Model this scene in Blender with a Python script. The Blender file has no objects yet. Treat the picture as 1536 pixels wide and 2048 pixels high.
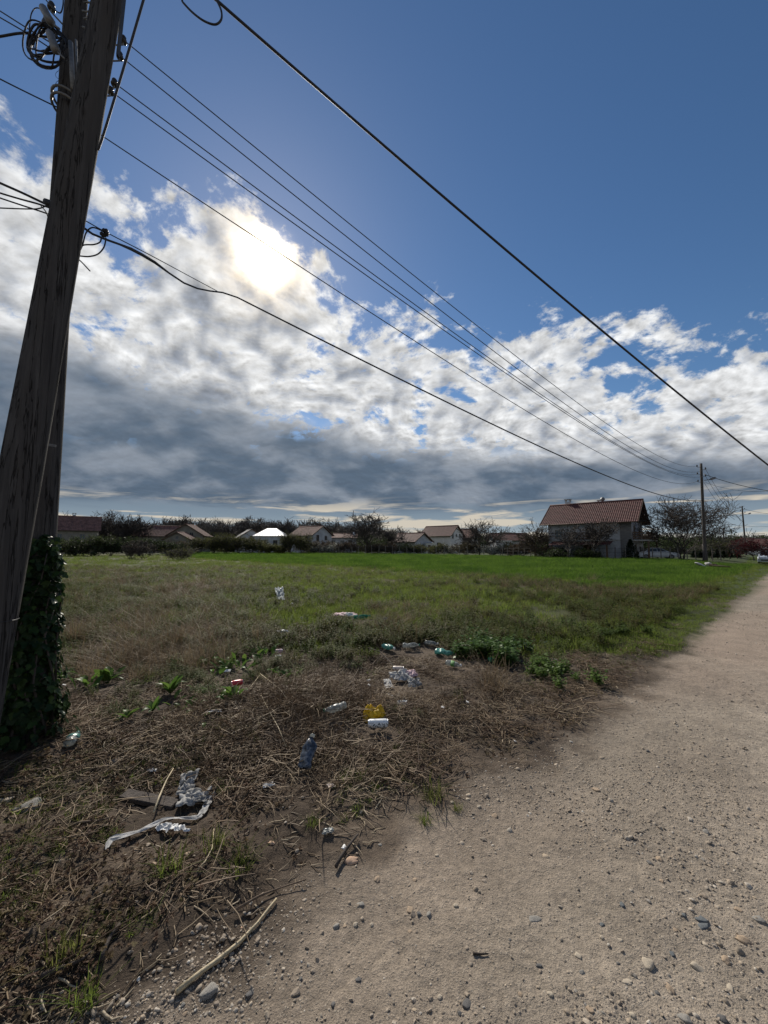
import bpy, bmesh, math, random
import numpy as np
from mathutils import Vector, Matrix, Euler

R = math.radians
SC = bpy.context.scene
COL = SC.collection

# ------------------------------------------------------------------ camera
CAM_H = 1.6
PITCH = R(5.13)
FPX = 769.0                      # focal length in photo pixels (13 mm equivalent)
cam_d = bpy.data.cameras.new('camera')
cam_d.sensor_fit = 'VERTICAL'
cam_d.sensor_height = 36.0
cam_d.lens = 36.0 * FPX / 2048.0
cam_d.clip_start = 0.05
cam_d.clip_end = 6000
cam = bpy.data.objects.new('camera', cam_d)
COL.objects.link(cam)
cam.location = (0, 0, CAM_H)
cam.rotation_euler = (R(90) + PITCH, 0, 0)
SC.camera = cam


def ray(px, py):
    """direction from where the photographer stood towards a point of the photograph"""
    u = (px - 768.0) / FPX
    v = (1024.0 - py) / FPX
    return Vector((u, math.cos(PITCH) - v * math.sin(PITCH), math.sin(PITCH) + v * math.cos(PITCH)))


def G(px, py, z=0.0):
    d = ray(px, py)
    t = (z - CAM_H) / d.z
    return Vector((d.x * t, d.y * t, z))


def P(px, py, Y):
    d = ray(px, py)
    t = Y / d.y
    return Vector((d.x * t, Y, CAM_H + d.z * t))


# ------------------------------------------------------------------ light and sky
sun_dir = ray(530, 520).normalized()
SUN_EL = math.asin(sun_dir.z)
SUN_AZ = math.atan2(sun_dir.x, sun_dir.y)
sl = bpy.data.lights.new('sun', 'SUN')
sl.energy = 4.9
sl.angle = R(2.5)
sl.color = (1.0, 0.93, 0.82)
sun = bpy.data.objects.new('sun', sl)
COL.objects.link(sun)
sun.rotation_euler = (-sun_dir).to_track_quat('-Z', 'Y').to_euler()
sun.location = sun_dir * 50

SKY = 0.07
world = bpy.data.worlds.new('World')
SC.world = world
world.use_nodes = True
wt = world.node_tree
wt.nodes.clear()


class NT:
    """small helper to write node graphs as expressions"""
    def __init__(s, t): s.t = t
    def n(s, typ, **kw):
        o = s.t.nodes.new(typ)
        for k, v in kw.items(): setattr(o, k, v)
        return o
    def put(s, sock, v):
        if v is None: return
        if isinstance(v, bpy.types.NodeSocket): s.t.links.new(v, sock)
        else: sock.default_value = v
    def m(s, op, a, b=None, c=None, clamp=False):
        o = s.n('ShaderNodeMath', operation=op, use_clamp=clamp)
        s.put(o.inputs[0], a); s.put(o.inputs[1], b); s.put(o.inputs[2], c)
        return o.outputs[0]
    def vm(s, op, a, b=None, scale=None):
        o = s.n('ShaderNodeVectorMath', operation=op)
        s.put(o.inputs[0], a); s.put(o.inputs[1], b)
        if scale is not None: s.put(o.inputs['Scale'], scale)
        return o.outputs['Value'] if op in ('DOT_PRODUCT', 'LENGTH', 'DISTANCE') else o.outputs[0]
    def noise(s, vec, scale, detail=2, rough=0.5, lac=2.0, dist=0.0, color=False):
        o = s.n('ShaderNodeTexNoise')
        s.put(o.inputs['Vector'], vec); s.put(o.inputs['Scale'], scale)
        s.put(o.inputs['Detail'], detail); s.put(o.inputs['Roughness'], rough)
        s.put(o.inputs['Lacunarity'], lac); s.put(o.inputs['Distortion'], dist)
        return o.outputs['Color'] if color else o.outputs['Fac']
    def sstep(s, x, a, b, lo=0.0, hi=1.0):
        o = s.n('ShaderNodeMapRange', interpolation_type='SMOOTHSTEP')
        s.put(o.inputs['Value'], x); s.put(o.inputs['From Min'], a); s.put(o.inputs['From Max'], b)
        s.put(o.inputs['To Min'], lo); s.put(o.inputs['To Max'], hi)
        return o.outputs['Result']
    def lin(s, x, a, b, lo=0.0, hi=1.0):
        o = s.n('ShaderNodeMapRange')
        s.put(o.inputs['Value'], x); s.put(o.inputs['From Min'], a); s.put(o.inputs['From Max'], b)
        s.put(o.inputs['To Min'], lo); s.put(o.inputs['To Max'], hi)
        return o.outputs['Result']
    def mix(s, f, a, b, blend='MIX'):
        o = s.n('ShaderNodeMix', data_type='RGBA', blend_type=blend)
        s.put(o.inputs[0], f)
        for sock, v in ((o.inputs[6], a), (o.inputs[7], b)):
            if isinstance(v, (tuple, list)) and len(v) == 3: v = (*v, 1)
            s.put(sock, v)
        return o.outputs[2]
    def xyz(s, x, y, z):
        o = s.n('ShaderNodeCombineXYZ')
        s.put(o.inputs[0], x); s.put(o.inputs[1], y); s.put(o.inputs[2], z)
        return o.outputs[0]
    def sep(s, v):
        o = s.n('ShaderNodeSeparateXYZ'); s.put(o.inputs[0], v)
        return o.outputs[0], o.outputs[1], o.outputs[2]


def build_sky():
    N = NT(wt)
    sky = N.n('ShaderNodeTexSky', sky_type='NISHITA')
    sky.sun_disc = False
    sky.sun_elevation = SUN_EL
    sky.sun_rotation = SUN_AZ
    sky.air_density = 1.0
    sky.dust_density = 0.15
    sky.ozone_density = 3.5
    D = N.vm('NORMALIZE', N.n('ShaderNodeTexCoord').outputs['Generated'])
    x, y, z = N.sep(D)
    zc = N.m('MAXIMUM', z, 0.0)
    # a flat layer of cloud overhead, met at the point where the line of sight crosses it
    k = N.m('DIVIDE', 1.0, N.m('ADD', zc, 0.34))
    p = N.xyz(N.m('MULTIPLY', x, k), N.m('MULTIPLY', y, k), 0.0)
    warp = N.noise(p, 2.2, 3, 0.5, color=True)
    pw = N.vm('ADD', p, N.vm('SCALE', N.vm('SUBTRACT', warp, (0.5, 0.5, 0.5)), scale=0.15))
    # how near the sun the line of sight runs
    cs = N.vm('DOT_PRODUCT', D, tuple(sun_dir))
    ang = N.m('ARCCOSINE', N.m('MINIMUM', cs, 0.999999))
    aur = N.m('POWER', 2.718, N.m('MULTIPLY', ang, -6.0))
    # edge of the cloud bank: it covers the low sky and climbs higher to the left
    front = N.m('SUBTRACT', 0.55, N.m('ADD', z, N.m('MULTIPLY', x, 0.20)))
    bump = N.sstep(ang, 0.22, 0.0, 0.0, 0.16)
    cover = N.m('ADD', N.m('MULTIPLY', N.m('MINIMUM', N.m('MAXIMUM', front, -0.2), 0.12), 1.15), bump)
    big = N.noise(pw, 3.0, 2, 0.5)
    fine = N.noise(pw, 10.0, 10, 0.62)
    dens = N.m('ADD', N.m('ADD', N.m('MULTIPLY', big, 0.45), N.m('MULTIPLY', fine, 0.62)), cover)
    alpha = N.sstep(dens, 0.545, 0.635)
    # thickness: cores of the puffs are grey because the light comes from behind them
    f2 = N.noise(pw, 11.5, 8, 0.54)
    thick = N.sstep(N.m('ADD', N.m('ADD', N.m('MULTIPLY', f2, 0.75), N.m('MULTIPLY', big, 0.3)), N.m('MULTIPLY', cover, 1.0)), 0.59, 0.83)
    # lumps lit on the side towards the sun
    toward = N.vm('ADD', pw, (sun_dir.x * 0.02, sun_dir.y * 0.02, 0.0))
    relief = N.m('SUBTRACT', f2, N.noise(toward, 11.5, 8, 0.54))
    relief = N.m('ADD', 1.0, N.m('MULTIPLY', relief, 2.6))
    # far sheets of cloud are seen from below and are the darkest
    wob = N.m('MULTIPLY', N.m('SUBTRACT', N.noise(N.vm('MULTIPLY', p, (0.7, 0.7, 1)), 1.4, 3, 0.5), 0.5), 0.16)
    low = N.sstep(N.m('ADD', N.m('ADD', z, wob), N.m('MULTIPLY', x, 0.17)), 0.31, 0.215)
    sheet = N.noise(N.vm('MULTIPLY', pw, (1, 1, 1)), 3.6, 6, 0.48)
    bright = N.mix(low, (0.76, 0.77, 0.78), (0.24, 0.28, 0.34))
    grey = N.mix(low, (0.27, 0.30, 0.355), (0.095, 0.138, 0.198))
    tk = N.mix(low, thick, N.sstep(sheet, 0.34, 0.60))
    cl = N.mix(tk, bright, grey)
    cl = N.vm('SCALE', cl, scale=N.m('ADD', 1.0, N.m('MULTIPLY', N.m('SUBTRACT', relief, 1.0), N.lin(low, 0, 1, 1.0, 0.25))))
    # streaks of lit cloud low on the horizon
    st = N.noise(N.vm('MULTIPLY', D, (3.2, 3.2, 30.0)), 1.35, 6, 0.55, dist=0.4)
    stm = N.m('MULTIPLY', N.sstep(st, 0.52, 0.63), N.m('MULTIPLY', N.sstep(z, 0.135, 0.085), N.sstep(z, 0.005, 0.03)))
    hz = N.mix(N.sstep(z, 0.0, 0.1), (0.36, 0.44, 0.49), (0.19, 0.255, 0.325))
    cl = N.mix(N.sstep(N.m('ADD', z, N.m('MULTIPLY', N.m('SUBTRACT', st, 0.5), 0.1)), 0.12, 0.075), cl, hz)
    cl = N.mix(stm, cl, (0.62, 0.57, 0.48))
    alpha = N.m('MAXIMUM', alpha, N.m('MULTIPLY', low, N.sstep(N.noise(pw, 3.0, 5, 0.5), 0.30, 0.42)))
    alpha = N.m('MAXIMUM', alpha, N.sstep(z, 0.30, 0.2))
    # sun behind the cloud
    trans = N.lin(thick, 0.0, 1.0, 1.0, 0.3)
    glow = N.m('MULTIPLY', aur, N.m('MULTIPLY', trans, 0.22))
    disc = N.m('MULTIPLY', N.m('POWER', 2.718, N.m('MULTIPLY', N.m('MULTIPLY', ang, ang), -900.0)), 9.0)
    disc = N.m('MULTIPLY', disc, N.lin(N.noise(pw, 26.0, 5, 0.6), 0.35, 0.65, 0.5, 1.3))
    g = N.m('ADD', glow, disc)
    halo = N.m('MULTIPLY', N.m('POWER', 2.718, N.m('MULTIPLY', N.m('MULTIPLY', ang, ang), -190.0)), N.m('MULTIPLY', trans, 0.75))
    cl = N.vm('ADD', cl, N.vm('ADD', N.vm('SCALE', (1.0, 0.88, 0.66), scale=g), N.vm('SCALE', (1.0, 0.66, 0.24), scale=halo)))
    hs = N.n('ShaderNodeHueSaturation')
    hs.inputs['Saturation'].default_value = 1.13
    N.put(hs.inputs['Color'], sky.outputs[0])
    clear = N.vm('SCALE', hs.outputs[0], scale=SKY * 1.2)
    clear = N.vm('ADD', clear, N.vm('SCALE', (1.0, 0.9, 0.75), scale=N.m('MULTIPLY', disc, 0.6)))
    out = N.mix(alpha, clear, cl)
    out = N.vm('SCALE', out, scale=1.0 / SKY)
    bg = N.n('ShaderNodeBackground')
    bg.inputs['Strength'].default_value = SKY
    N.put(bg.inputs['Color'], out)
    o = N.n('ShaderNodeOutputWorld')
    wt.links.new(bg.outputs[0], o.inputs[0])


build_sky()
SC.view_settings.view_transform = 'Standard'
SC.view_settings.look = 'None'
SC.view_settings.exposure = 0.0
SC.view_settings.gamma = 1.0
SC.view_settings.use_curve_mapping = False
SC.cycles.max_bounces = 6
SC.cycles.diffuse_bounces = 3
SC.cycles.transparent_max_bounces = 12

# ------------------------------------------------------------------ helpers
rng = np.random.default_rng(7)
random.seed(7)


def tag(o, label=None, cat=None, group=None, kind=None):
    if label: o['label'] = label
    if cat: o['category'] = cat
    if group: o['group'] = group
    if kind: o['kind'] = kind
    return o


def empty(name, loc=(0, 0, 0), rz=0.0):
    o = bpy.data.objects.new(name, None)
    o.empty_display_size = 0.1
    COL.objects.link(o)
    o.location = loc
    o.rotation_euler = (0, 0, rz)
    return o


def mesh_np(name, V, F, smooth=False):
    """mesh from arrays; F is (m,k) with one k"""
    V = np.asarray(V, dtype=np.float32); F = np.asarray(F, dtype=np.int32)
    me = bpy.data.meshes.new(name)
    m, k = F.shape
    me.vertices.add(len(V)); me.vertices.foreach_set('co', V.ravel())
    me.loops.add(m * k); me.loops.foreach_set('vertex_index', F.ravel())
    me.polygons.add(m)
    me.polygons.foreach_set('loop_start', np.arange(m, dtype=np.int32) * k)
    me.polygons.foreach_set('loop_total', np.full(m, k, dtype=np.int32))
    if smooth: me.polygons.foreach_set('use_smooth', np.ones(m, dtype=bool))
    me.update(calc_edges=True); me.validate()
    return me


def link(name, me, mat, parent=None, loc=(0, 0, 0), rot=(0, 0, 0), scale=(1, 1, 1)):
    o = bpy.data.objects.new(name, me)
    COL.objects.link(o)
    if mat is not None and not me.materials: me.materials.append(mat)
    o.location = loc; o.rotation_euler = rot; o.scale = scale
    o.parent = parent
    return o


class MB:
    """collects boxes, tubes, sheets; build() links them as one mesh object"""
    def __init__(s): s.v = []; s.f = []
    def add(s, vs, fs):
        b = len(s.v); s.v.extend([tuple(q) for q in vs]); s.f.extend([tuple(b + i for i in f) for f in fs])
        return s
    def box(s, x0, x1, y0, y1, z0, z1):
        return s.add([(x0, y0, z0), (x1, y0, z0), (x1, y1, z0), (x0, y1, z0), (x0, y0, z1), (x1, y0, z1), (x1, y1, z1), (x0, y1, z1)],
                     [(0, 3, 2, 1), (4, 5, 6, 7), (0, 1, 5, 4), (1, 2, 6, 5), (2, 3, 7, 6), (3, 0, 4, 7)])
    def bar(s, a, b, w, h):
        a = Vector(a); b = Vector(b); t = (b - a).normalized()
        up = Vector((0, 0, 1)) if abs(t.z) < 0.95 else Vector((0, 1, 0))
        r = t.cross(up).normalized(); u = r.cross(t)
        vs = []
        for c in (a, b):
            for i, j in ((-1, -1), (1, -1), (1, 1), (-1, 1)): vs.append(c + r * (i * w / 2) + u * (j * h / 2))
        return s.add(vs, [(0, 1, 2, 3), (7, 6, 5, 4), (0, 4, 5, 1), (1, 5, 6, 2), (2, 6, 7, 3), (3, 7, 4, 0)])
    def tube(s, pts, rad, n=8, cap=True):
        pts = [Vector(q) for q in pts]
        if not hasattr(rad, '__len__'): rad = [rad] * len(pts)
        vs = []; fs = []; prev = None
        for i, q in enumerate(pts):
            t = (pts[min(i + 1, len(pts) - 1)] - pts[max(i - 1, 0)])
            t = t.normalized() if t.length > 1e-9 else Vector((0, 0, 1))
            if prev is None:
                up = Vector((0, 0, 1)) if abs(t.z) < 0.9 else Vector((1, 0, 0))
                r = t.cross(up).normalized()
            else:
                r = (prev - t * prev.dot(t))
                r = r.normalized() if r.length > 1e-6 else t.orthogonal().normalized()
            prev = r; u = t.cross(r)
            for j in range(n):
                a = 2 * math.pi * j / n
                vs.append(q + (r * math.cos(a) + u * math.sin(a)) * rad[i])
        for i in range(len(pts) - 1):
            for j in range(n):
                a = i * n + j; b = i * n + (j + 1) % n
                fs.append((a, b, b + n, a + n))
        if cap:
            fs.append(tuple(range(n - 1, -1, -1)))
            fs.append(tuple((len(pts) - 1) * n + j for j in range(n)))
        return s.add(vs, fs)
    def lathe(s, prof, n=16, axis='z', off=(0, 0, 0)):
        vs = []; fs = []
        for (r, z) in prof:
            for j in range(n):
                a = 2 * math.pi * j / n
                q = (r * math.cos(a), r * math.sin(a), z)
                if axis == 'x': q = (q[2], q[0], q[1])
                if axis == 'y': q = (q[0], q[2], q[1])
                vs.append((q[0] + off[0], q[1] + off[1], q[2] + off[2]))
        for i in range(len(prof) - 1):
            for j in range(n):
                a = i * n + j; b = i * n + (j + 1) % n
                fs.append((a, b, b + n, a + n))
        if prof[0][0] > 1e-4: fs.append(tuple(range(n - 1, -1, -1)))
        if prof[-1][0] > 1e-4: fs.append(tuple((len(prof) - 1) * n + j for j in range(n)))
        return s.add(vs, fs)
    def prism(s, outline, y0, y1):
        """outline in x,z pushed along y"""
        n = len(outline)
        vs = [(x, y0, z) for x, z in outline] + [(x, y1, z) for x, z in outline]
        fs = [tuple(range(n)), tuple(range(2 * n - 1, n - 1, -1))] + [(i, i + n, (i + 1) % n + n, (i + 1) % n) for i in range(n)]
        return s.add(vs, fs)
    def mesh(s, name, smooth=False):
        me = bpy.data.meshes.new(name)
        me.from_pydata(s.v, [], s.f)
        if smooth: me.polygons.foreach_set('use_smooth', np.ones(len(me.polygons), dtype=bool))
        bm = bmesh.new(); bm.from_mesh(me); bmesh.ops.recalc_face_normals(bm, faces=bm.faces); bm.to_mesh(me); bm.free()
        me.update()
        return me
    def build(s, name, mat, parent=None, smooth=False, **kw):
        return link(name, s.mesh(name, smooth), mat, parent, **kw)


# ---- value noise for shaping the ground and stones
def _hash(ix, iy, seed):
    h = (ix.astype(np.int64) * 374761393 + iy.astype(np.int64) * 668265263 + seed * 974711) & 0x7fffffff
    h = ((h ^ (h >> 13)) * 1274126177) & 0x7fffffff
    return ((h ^ (h >> 16)) & 0xffff) / 65535.0


def vnoise(x, y, seed=0):
    x = np.asarray(x, float); y = np.asarray(y, float)
    ix = np.floor(x); iy = np.floor(y); fx = x - ix; fy = y - iy
    fx = fx * fx * fx * (fx * (fx * 6 - 15) + 10); fy = fy * fy * fy * (fy * (fy * 6 - 15) + 10)
    a = _hash(ix, iy, seed); b = _hash(ix + 1, iy, seed); c = _hash(ix, iy + 1, seed); d = _hash(ix + 1, iy + 1, seed)
    return (a + (b - a) * fx) * (1 - fy) + (c + (d - c) * fx) * fy


def fbm(x, y, octv=4, seed=0, gain=0.5):
    s = 0; a = 1; t = 0
    for i in range(octv):
        s = s + a * vnoise(x * 2 ** i + i * 17.3, y * 2 ** i - i * 9.1, seed + i); t += a; a *= gain
    return s / t


def sm(x, a, b):
    t = np.clip((np.asarray(x, float) - a) / (b - a), 0, 1)
    return t * t * (3 - 2 * t)


# ---- layout of the place: the track runs away to the right, lots lie square to it
TX, TY = 0.736, 0.677


def acrossd(x, y):       # metres left of the track's near edge
    return -TY * np.asarray(x) + TX * (np.asarray(y) - 2.0)


def alonge(x, y):
    return TX * np.asarray(x) + TY * np.asarray(y)


def edge_wob(x, y):
    return (fbm(x * 0.9, y * 0.9, 3, 31) - 0.5) * 0.55 + (fbm(x * 4.0, y * 4.0, 3, 37) - 0.5) * 0.22


def dd(x, y):
    e = alonge(x, y)
    return acrossd(x, y) - 0.21 * (1 - sm(e, 1.9, 3.4)) + 0.06 * np.exp(-((e - 5.2) / 2.0) ** 2) + 0.5 * edge_wob(x, y)


def hgt(x, y):
    x = np.asarray(x, float); y = np.asarray(y, float)
    d = acrossd(x, y); r = np.hypot(x, y)
    near = 1.0 / (1.0 + (r / 14.0) ** 2)
    field = sm(d, -0.1, 0.8)
    z = (fbm(x * 0.8, y * 0.8, 3, 3) - 0.5) * (0.03 + 0.10 * field)
    z = z + (fbm(x * 4.5, y * 4.5, 4, 5) - 0.5) * (0.022 + 0.05 * field) * near
    z = z + (fbm(x * 22.0, y * 22.0, 3, 6) - 0.5) * (0.010 + 0.016 * field) * near
    z = z - 0.035 * np.exp(-((d + 1.35) / 0.35) ** 2) - 0.03 * np.exp(-((d + 3.1) / 0.4) ** 2)
    z = z + 0.05 * field
    z = z - 0.75 * sm(alonge(x, y), 36, 66) * (1 - sm(d, 2.5, 9.0))
    z = z + 0.09 * np.exp(-(((x + 0.75) / 0.8) ** 2 + ((y - 3.9) / 0.6) ** 2))
    z = z + 0.10 * np.exp(-(((x + 2.9) / 0.6) ** 2 + ((y - 3.0) / 0.6) ** 2))
    return z


def hz1(x, y):
    return float(hgt(np.array([x]), np.array([y]))[0])


def GG(px, py):
    """point of the uneven ground seen at a photo position"""
    q = G(px, py)
    for _ in range(4):
        q = G(px, py, hz1(q.x, q.y))
    return q


# ------------------------------------------------------------------ materials
def new_mat(name):
    m = bpy.data.materials.new(name); m.use_nodes = True
    t = m.node_tree; t.nodes.clear()
    return m, NT(t)


def finish(N, sh):
    o = N.n('ShaderNodeOutputMaterial'); N.t.links.new(sh, o.inputs[0])


def simple(name, col, rough=0.7, col2=None, var=0.25, scale=6.0, detail=4, bump=0.0, bscale=None, stretch=(1, 1, 1), metallic=0.0,
           transl=0.0, rand=0.0, alpha=1.0, spec=0.5, coords='Object', trans=0.0, ior=1.45):
    m, N = new_mat(name)
    tc = N.n('ShaderNodeTexCoord').outputs[coords]
    v = N.vm('MULTIPLY', tc, stretch)
    f = N.noise(v, scale, detail, 0.6)
    c2 = col2 if col2 else tuple(c * (1 - var) for c in col)
    c1 = col if col2 else tuple(min(1, c * (1 + var)) for c in col)
    c = N.mix(N.sstep(f, 0.3, 0.7), c1, c2)
    if rand:
        rr = N.n('ShaderNodeObjectInfo').outputs['Random']
        c = N.vm('SCALE', c, scale=N.lin(rr, 0, 1, 1 - rand, 1 + rand))
    b = N.n('ShaderNodeBsdfPrincipled')
    N.put(b.inputs['Base Color'], c)
    b.inputs['Roughness'].default_value = rough
    b.inputs['Metallic'].default_value = metallic
    b.inputs['Specular IOR Level'].default_value = spec
    b.inputs['Alpha'].default_value = alpha
    b.inputs['Transmission Weight'].default_value = trans
    b.inputs['IOR'].default_value = ior
    if bump:
        bn = N.n('ShaderNodeBump'); bn.inputs['Strength'].default_value = bump; bn.inputs['Distance'].default_value = 0.02
        N.put(bn.inputs['Height'], N.noise(v, bscale or scale * 2, 6, 0.65))
        N.t.links.new(bn.outputs[0], b.inputs['Normal'])
    sh = b.outputs[0]
    if transl:
        tr = N.n('ShaderNodeBsdfTranslucent'); N.put(tr.inputs['Color'], c)
        mx = N.n('ShaderNodeMixShader'); mx.inputs[0].default_value = transl
        N.t.links.new(sh, mx.inputs[1]); N.t.links.new(tr.outputs[0], mx.inputs[2]); sh = mx.outputs[0]
    finish(N, sh)
    return m


def leaf_mat(name, cols, transl=0.45, rough=0.65, spread=0.25, spec=0.12, dscale=0.7, damp=1.0):
    """colour chosen per instance among cols, with slow drift over the ground"""
    m, N = new_mat(name)
    oi = N.n('ShaderNodeObjectInfo')
    rr = oi.outputs['Random']
    ramp = N.n('ShaderNodeValToRGB')
    els = ramp.color_ramp.elements
    while len(els) < len(cols): els.new(0.5)
    for i, c in enumerate(cols):
        els[i].position = i / max(1, len(cols) - 1); els[i].color = (*c, 1)
    geo = N.n('ShaderNodeNewGeometry')
    drift = N.noise(N.vm('MULTIPLY', geo.outputs['Position'], (1, 1, 0.2)), dscale, 4, 0.55)
    N.put(ramp.inputs[0], N.m('ADD', N.m('MULTIPLY', rr, 0.75 if damp < 1.5 else 0.5), N.m('MULTIPLY', N.m('SUBTRACT', drift, 0.5 - 0.13 / damp), damp), clamp=True))
    c = N.vm('SCALE', ramp.outputs[0], scale=N.lin(N.noise(geo.outputs['Position'], 9.0, 2), 0.3, 0.7, 1 - spread, 1 + spread))
    b = N.n('ShaderNodeBsdfPrincipled')
    N.put(b.inputs['Base Color'], c); b.inputs['Roughness'].default_value = rough
    b.inputs['Specular IOR Level'].default_value = spec
    tr = N.n('ShaderNodeBsdfTranslucent'); N.put(tr.inputs['Color'], c)
    mx = N.n('ShaderNodeMixShader'); mx.inputs[0].default_value = transl
    N.t.links.new(b.outputs[0], mx.inputs[1]); N.t.links.new(tr.outputs[0], mx.inputs[2])
    finish(N, mx.outputs[0])
    return m


M = {}
def pole_wood():
    m, N = new_mat('weathered_wood')
    tc = N.n('ShaderNodeTexCoord').outputs['Object']
    g = N.noise(N.vm('MULTIPLY', tc, (34, 34, 1.4)), 1.0, 8, 0.65, dist=0.4)
    big = N.noise(N.vm('MULTIPLY', tc, (7, 7, 0.9)), 1.0, 4, 0.6)
    crack = N.sstep(N.m('ABSOLUTE', N.m('SUBTRACT', N.noise(N.vm('MULTIPLY', tc, (17, 17, 0.55)), 1.0, 5, 0.6), 0.5)), 0.014, 0.003)
    c = N.mix(N.sstep(g, 0.32, 0.68), (0.044, 0.042, 0.042), (0.080, 0.077, 0.075))
    c = N.mix(N.sstep(big, 0.38, 0.66), c, (0.058, 0.054, 0.051))
    kn = N.n('ShaderNodeTexVoronoi'); N.put(kn.inputs['Vector'], N.vm('MULTIPLY', tc, (3.4, 3.4, 1.1))); kn.inputs['Scale'].default_value = 1.0
    knot = N.sstep(kn.outputs['Distance'], 0.10, 0.05)
    c = N.mix(N.m('MULTIPLY', knot, 0.8), c, (0.026, 0.022, 0.02))
    c = N.mix(N.m('MULTIPLY', crack, 0.75), c, (0.020, 0.018, 0.017))
    b = N.n('ShaderNodeBsdfPrincipled'); N.put(b.inputs['Base Color'], c); b.inputs['Roughness'].default_value = 0.95; b.inputs['Specular IOR Level'].default_value = 0.06
    bn = N.n('ShaderNodeBump'); bn.inputs['Strength'].default_value = 0.9; bn.inputs['Distance'].default_value = 0.02
    N.put(bn.inputs['Height'], N.m('SUBTRACT', N.m('MULTIPLY', g, 0.5), crack)); N.t.links.new(bn.outputs[0], b.inputs['Normal'])
    finish(N, b.outputs[0])
    return m


M['wood'] = pole_wood()
M['wood_far'] = simple('dark_pole_wood', (0.06, 0.052, 0.046), 0.85, var=0.3, scale=3, stretch=(4, 4, 0.5))
M['cable'] = simple('cable_rubber', (0.016, 0.016, 0.02), 0.6, var=0.2)
M['wire'] = simple('wire_metal', (0.03, 0.032, 0.036), 0.55, var=0.2)
M['steel'] = simple('galvanised_steel', (0.16, 0.165, 0.17), 0.55, var=0.3, metallic=0.5, scale=20)
M['porcelain'] = simple('dark_porcelain', (0.035, 0.032, 0.03), 0.3, var=0.2)
M['bark'] = simple('bark', (0.060, 0.050, 0.044), 0.9, var=0.35, scale=4)
M['bark_light'] = simple('grey_bark', (0.095, 0.085, 0.075), 0.9, var=0.3, scale=4)
M['concrete'] = simple('concrete', (0.34, 0.33, 0.31), 0.85, var=0.25, scale=3, detail=8, bump=0.3)
M['tile'] = simple('clay_tile', (0.100, 0.034, 0.028), 0.75, var=0.35, scale=2.5, detail=6)
M['tile_old'] = simple('old_clay_tile', (0.17, 0.085, 0.065), 0.8, var=0.4, scale=1.6, detail=6)
M['plaster_grey'] = simple('grey_plaster', (0.42, 0.43, 0.455), 0.9, var=0.18, scale=1.2, detail=6)
M['plaster_white'] = simple('white_plaster', (0.62, 0.61, 0.58), 0.9, var=0.1, scale=1.2, detail=6)
M['plaster_cream'] = simple('cream_plaster', (0.21, 0.195, 0.165), 0.9, var=0.15, scale=1.2, detail=6)
M['timber'] = simple('brown_timber', (0.10, 0.062, 0.040), 0.75, var=0.35, scale=4, stretch=(1, 1, 6))
M['glass'] = simple('window_glass', (0.03, 0.036, 0.042), 0.08, var=0.1, spec=0.7)
M['frame'] = simple('window_frame', (0.22, 0.19, 0.16), 0.6, var=0.15)
M['frame_white'] = simple('white_window_frame', (0.7, 0.69, 0.66), 0.6, var=0.1)
M['sheet_metal'] = simple('pale_sheet_metal', (0.82, 0.82, 0.82), 0.35, var=0.06, metallic=0.35)

# spots that stay open because something lies there: photo position, reach in metres
OPEN = [(748, 1456, 0.20), (474, 1374, 0.13), (797, 1350, 0.15), (556, 1312, 0.14), (616, 1545, 0.13), (670, 1436, 0.12), (890, 1315, 0.2), (907, 1336, 0.17), (997, 1327, 0.2), (778, 1302, 0.2), (822, 1298, 0.2), (722, 1245, 0.3), (690, 1238, 0.35),
        (800, 1362, 0.18), (826, 1368, 0.18), (776, 1376, 0.13), (775, 1398, 0.08), (804, 1412, 0.09), (374, 1580, 0.12), (388, 1606, 0.15), (300, 1544, 0.07), (537, 1576, 0.07), (662, 1578, 0.06), (657, 1668, 0.07), (428, 1431, 0.1), (298, 1608, 0.2), (146, 1486, 0.12),
        (558, 1196, 0.3), (455, 1345, 0.32), (215, 1372, 0.22), (340, 1392, 0.22), (500, 1322, 0.25), (305, 1426, 0.12), (566, 1269, 0.2), (345, 1645, 0.10), (270, 1672, 0.10), (415, 1612, 0.10), (862, 1292, 0.2), (228, 1523, 0.08), (430, 1960, 0.1), (480, 1890, 0.08), (530, 1830, 0.08), (400, 1950, 0.08)]
_ex = [(GG(a, b), r) for a, b, r in OPEN]


def is_open(x, y):
    m = np.zeros(len(x), bool)
    for q, r in _ex:
        dist = math.hypot(q.x, q.y); ux, uy = -q.x / dist, -q.y / dist
        ax = (x - q.x) * ux + (y - q.y) * uy; bx = -(x - q.x) * uy + (y - q.y) * ux
        ax = np.where(ax > 0, ax / 1.7, ax / 0.8)
        m |= (ax * ax + bx * bx) < r * r
    return m

# ------------------------------------------------------------------ ground and track
def axis(lo, hi, step, far_lo, far_hi, grow=1.06):
    a = list(np.arange(lo, hi, step))
    s = step; q = a[-1]; out = []
    while q < far_hi:
        s *= grow; q += s; out.append(q)
    s = step; q = a[0]; pre = []
    while q > far_lo:
        s *= grow; q -= s; pre.append(q)
    return np.array(pre[::-1] + a + out)


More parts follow.
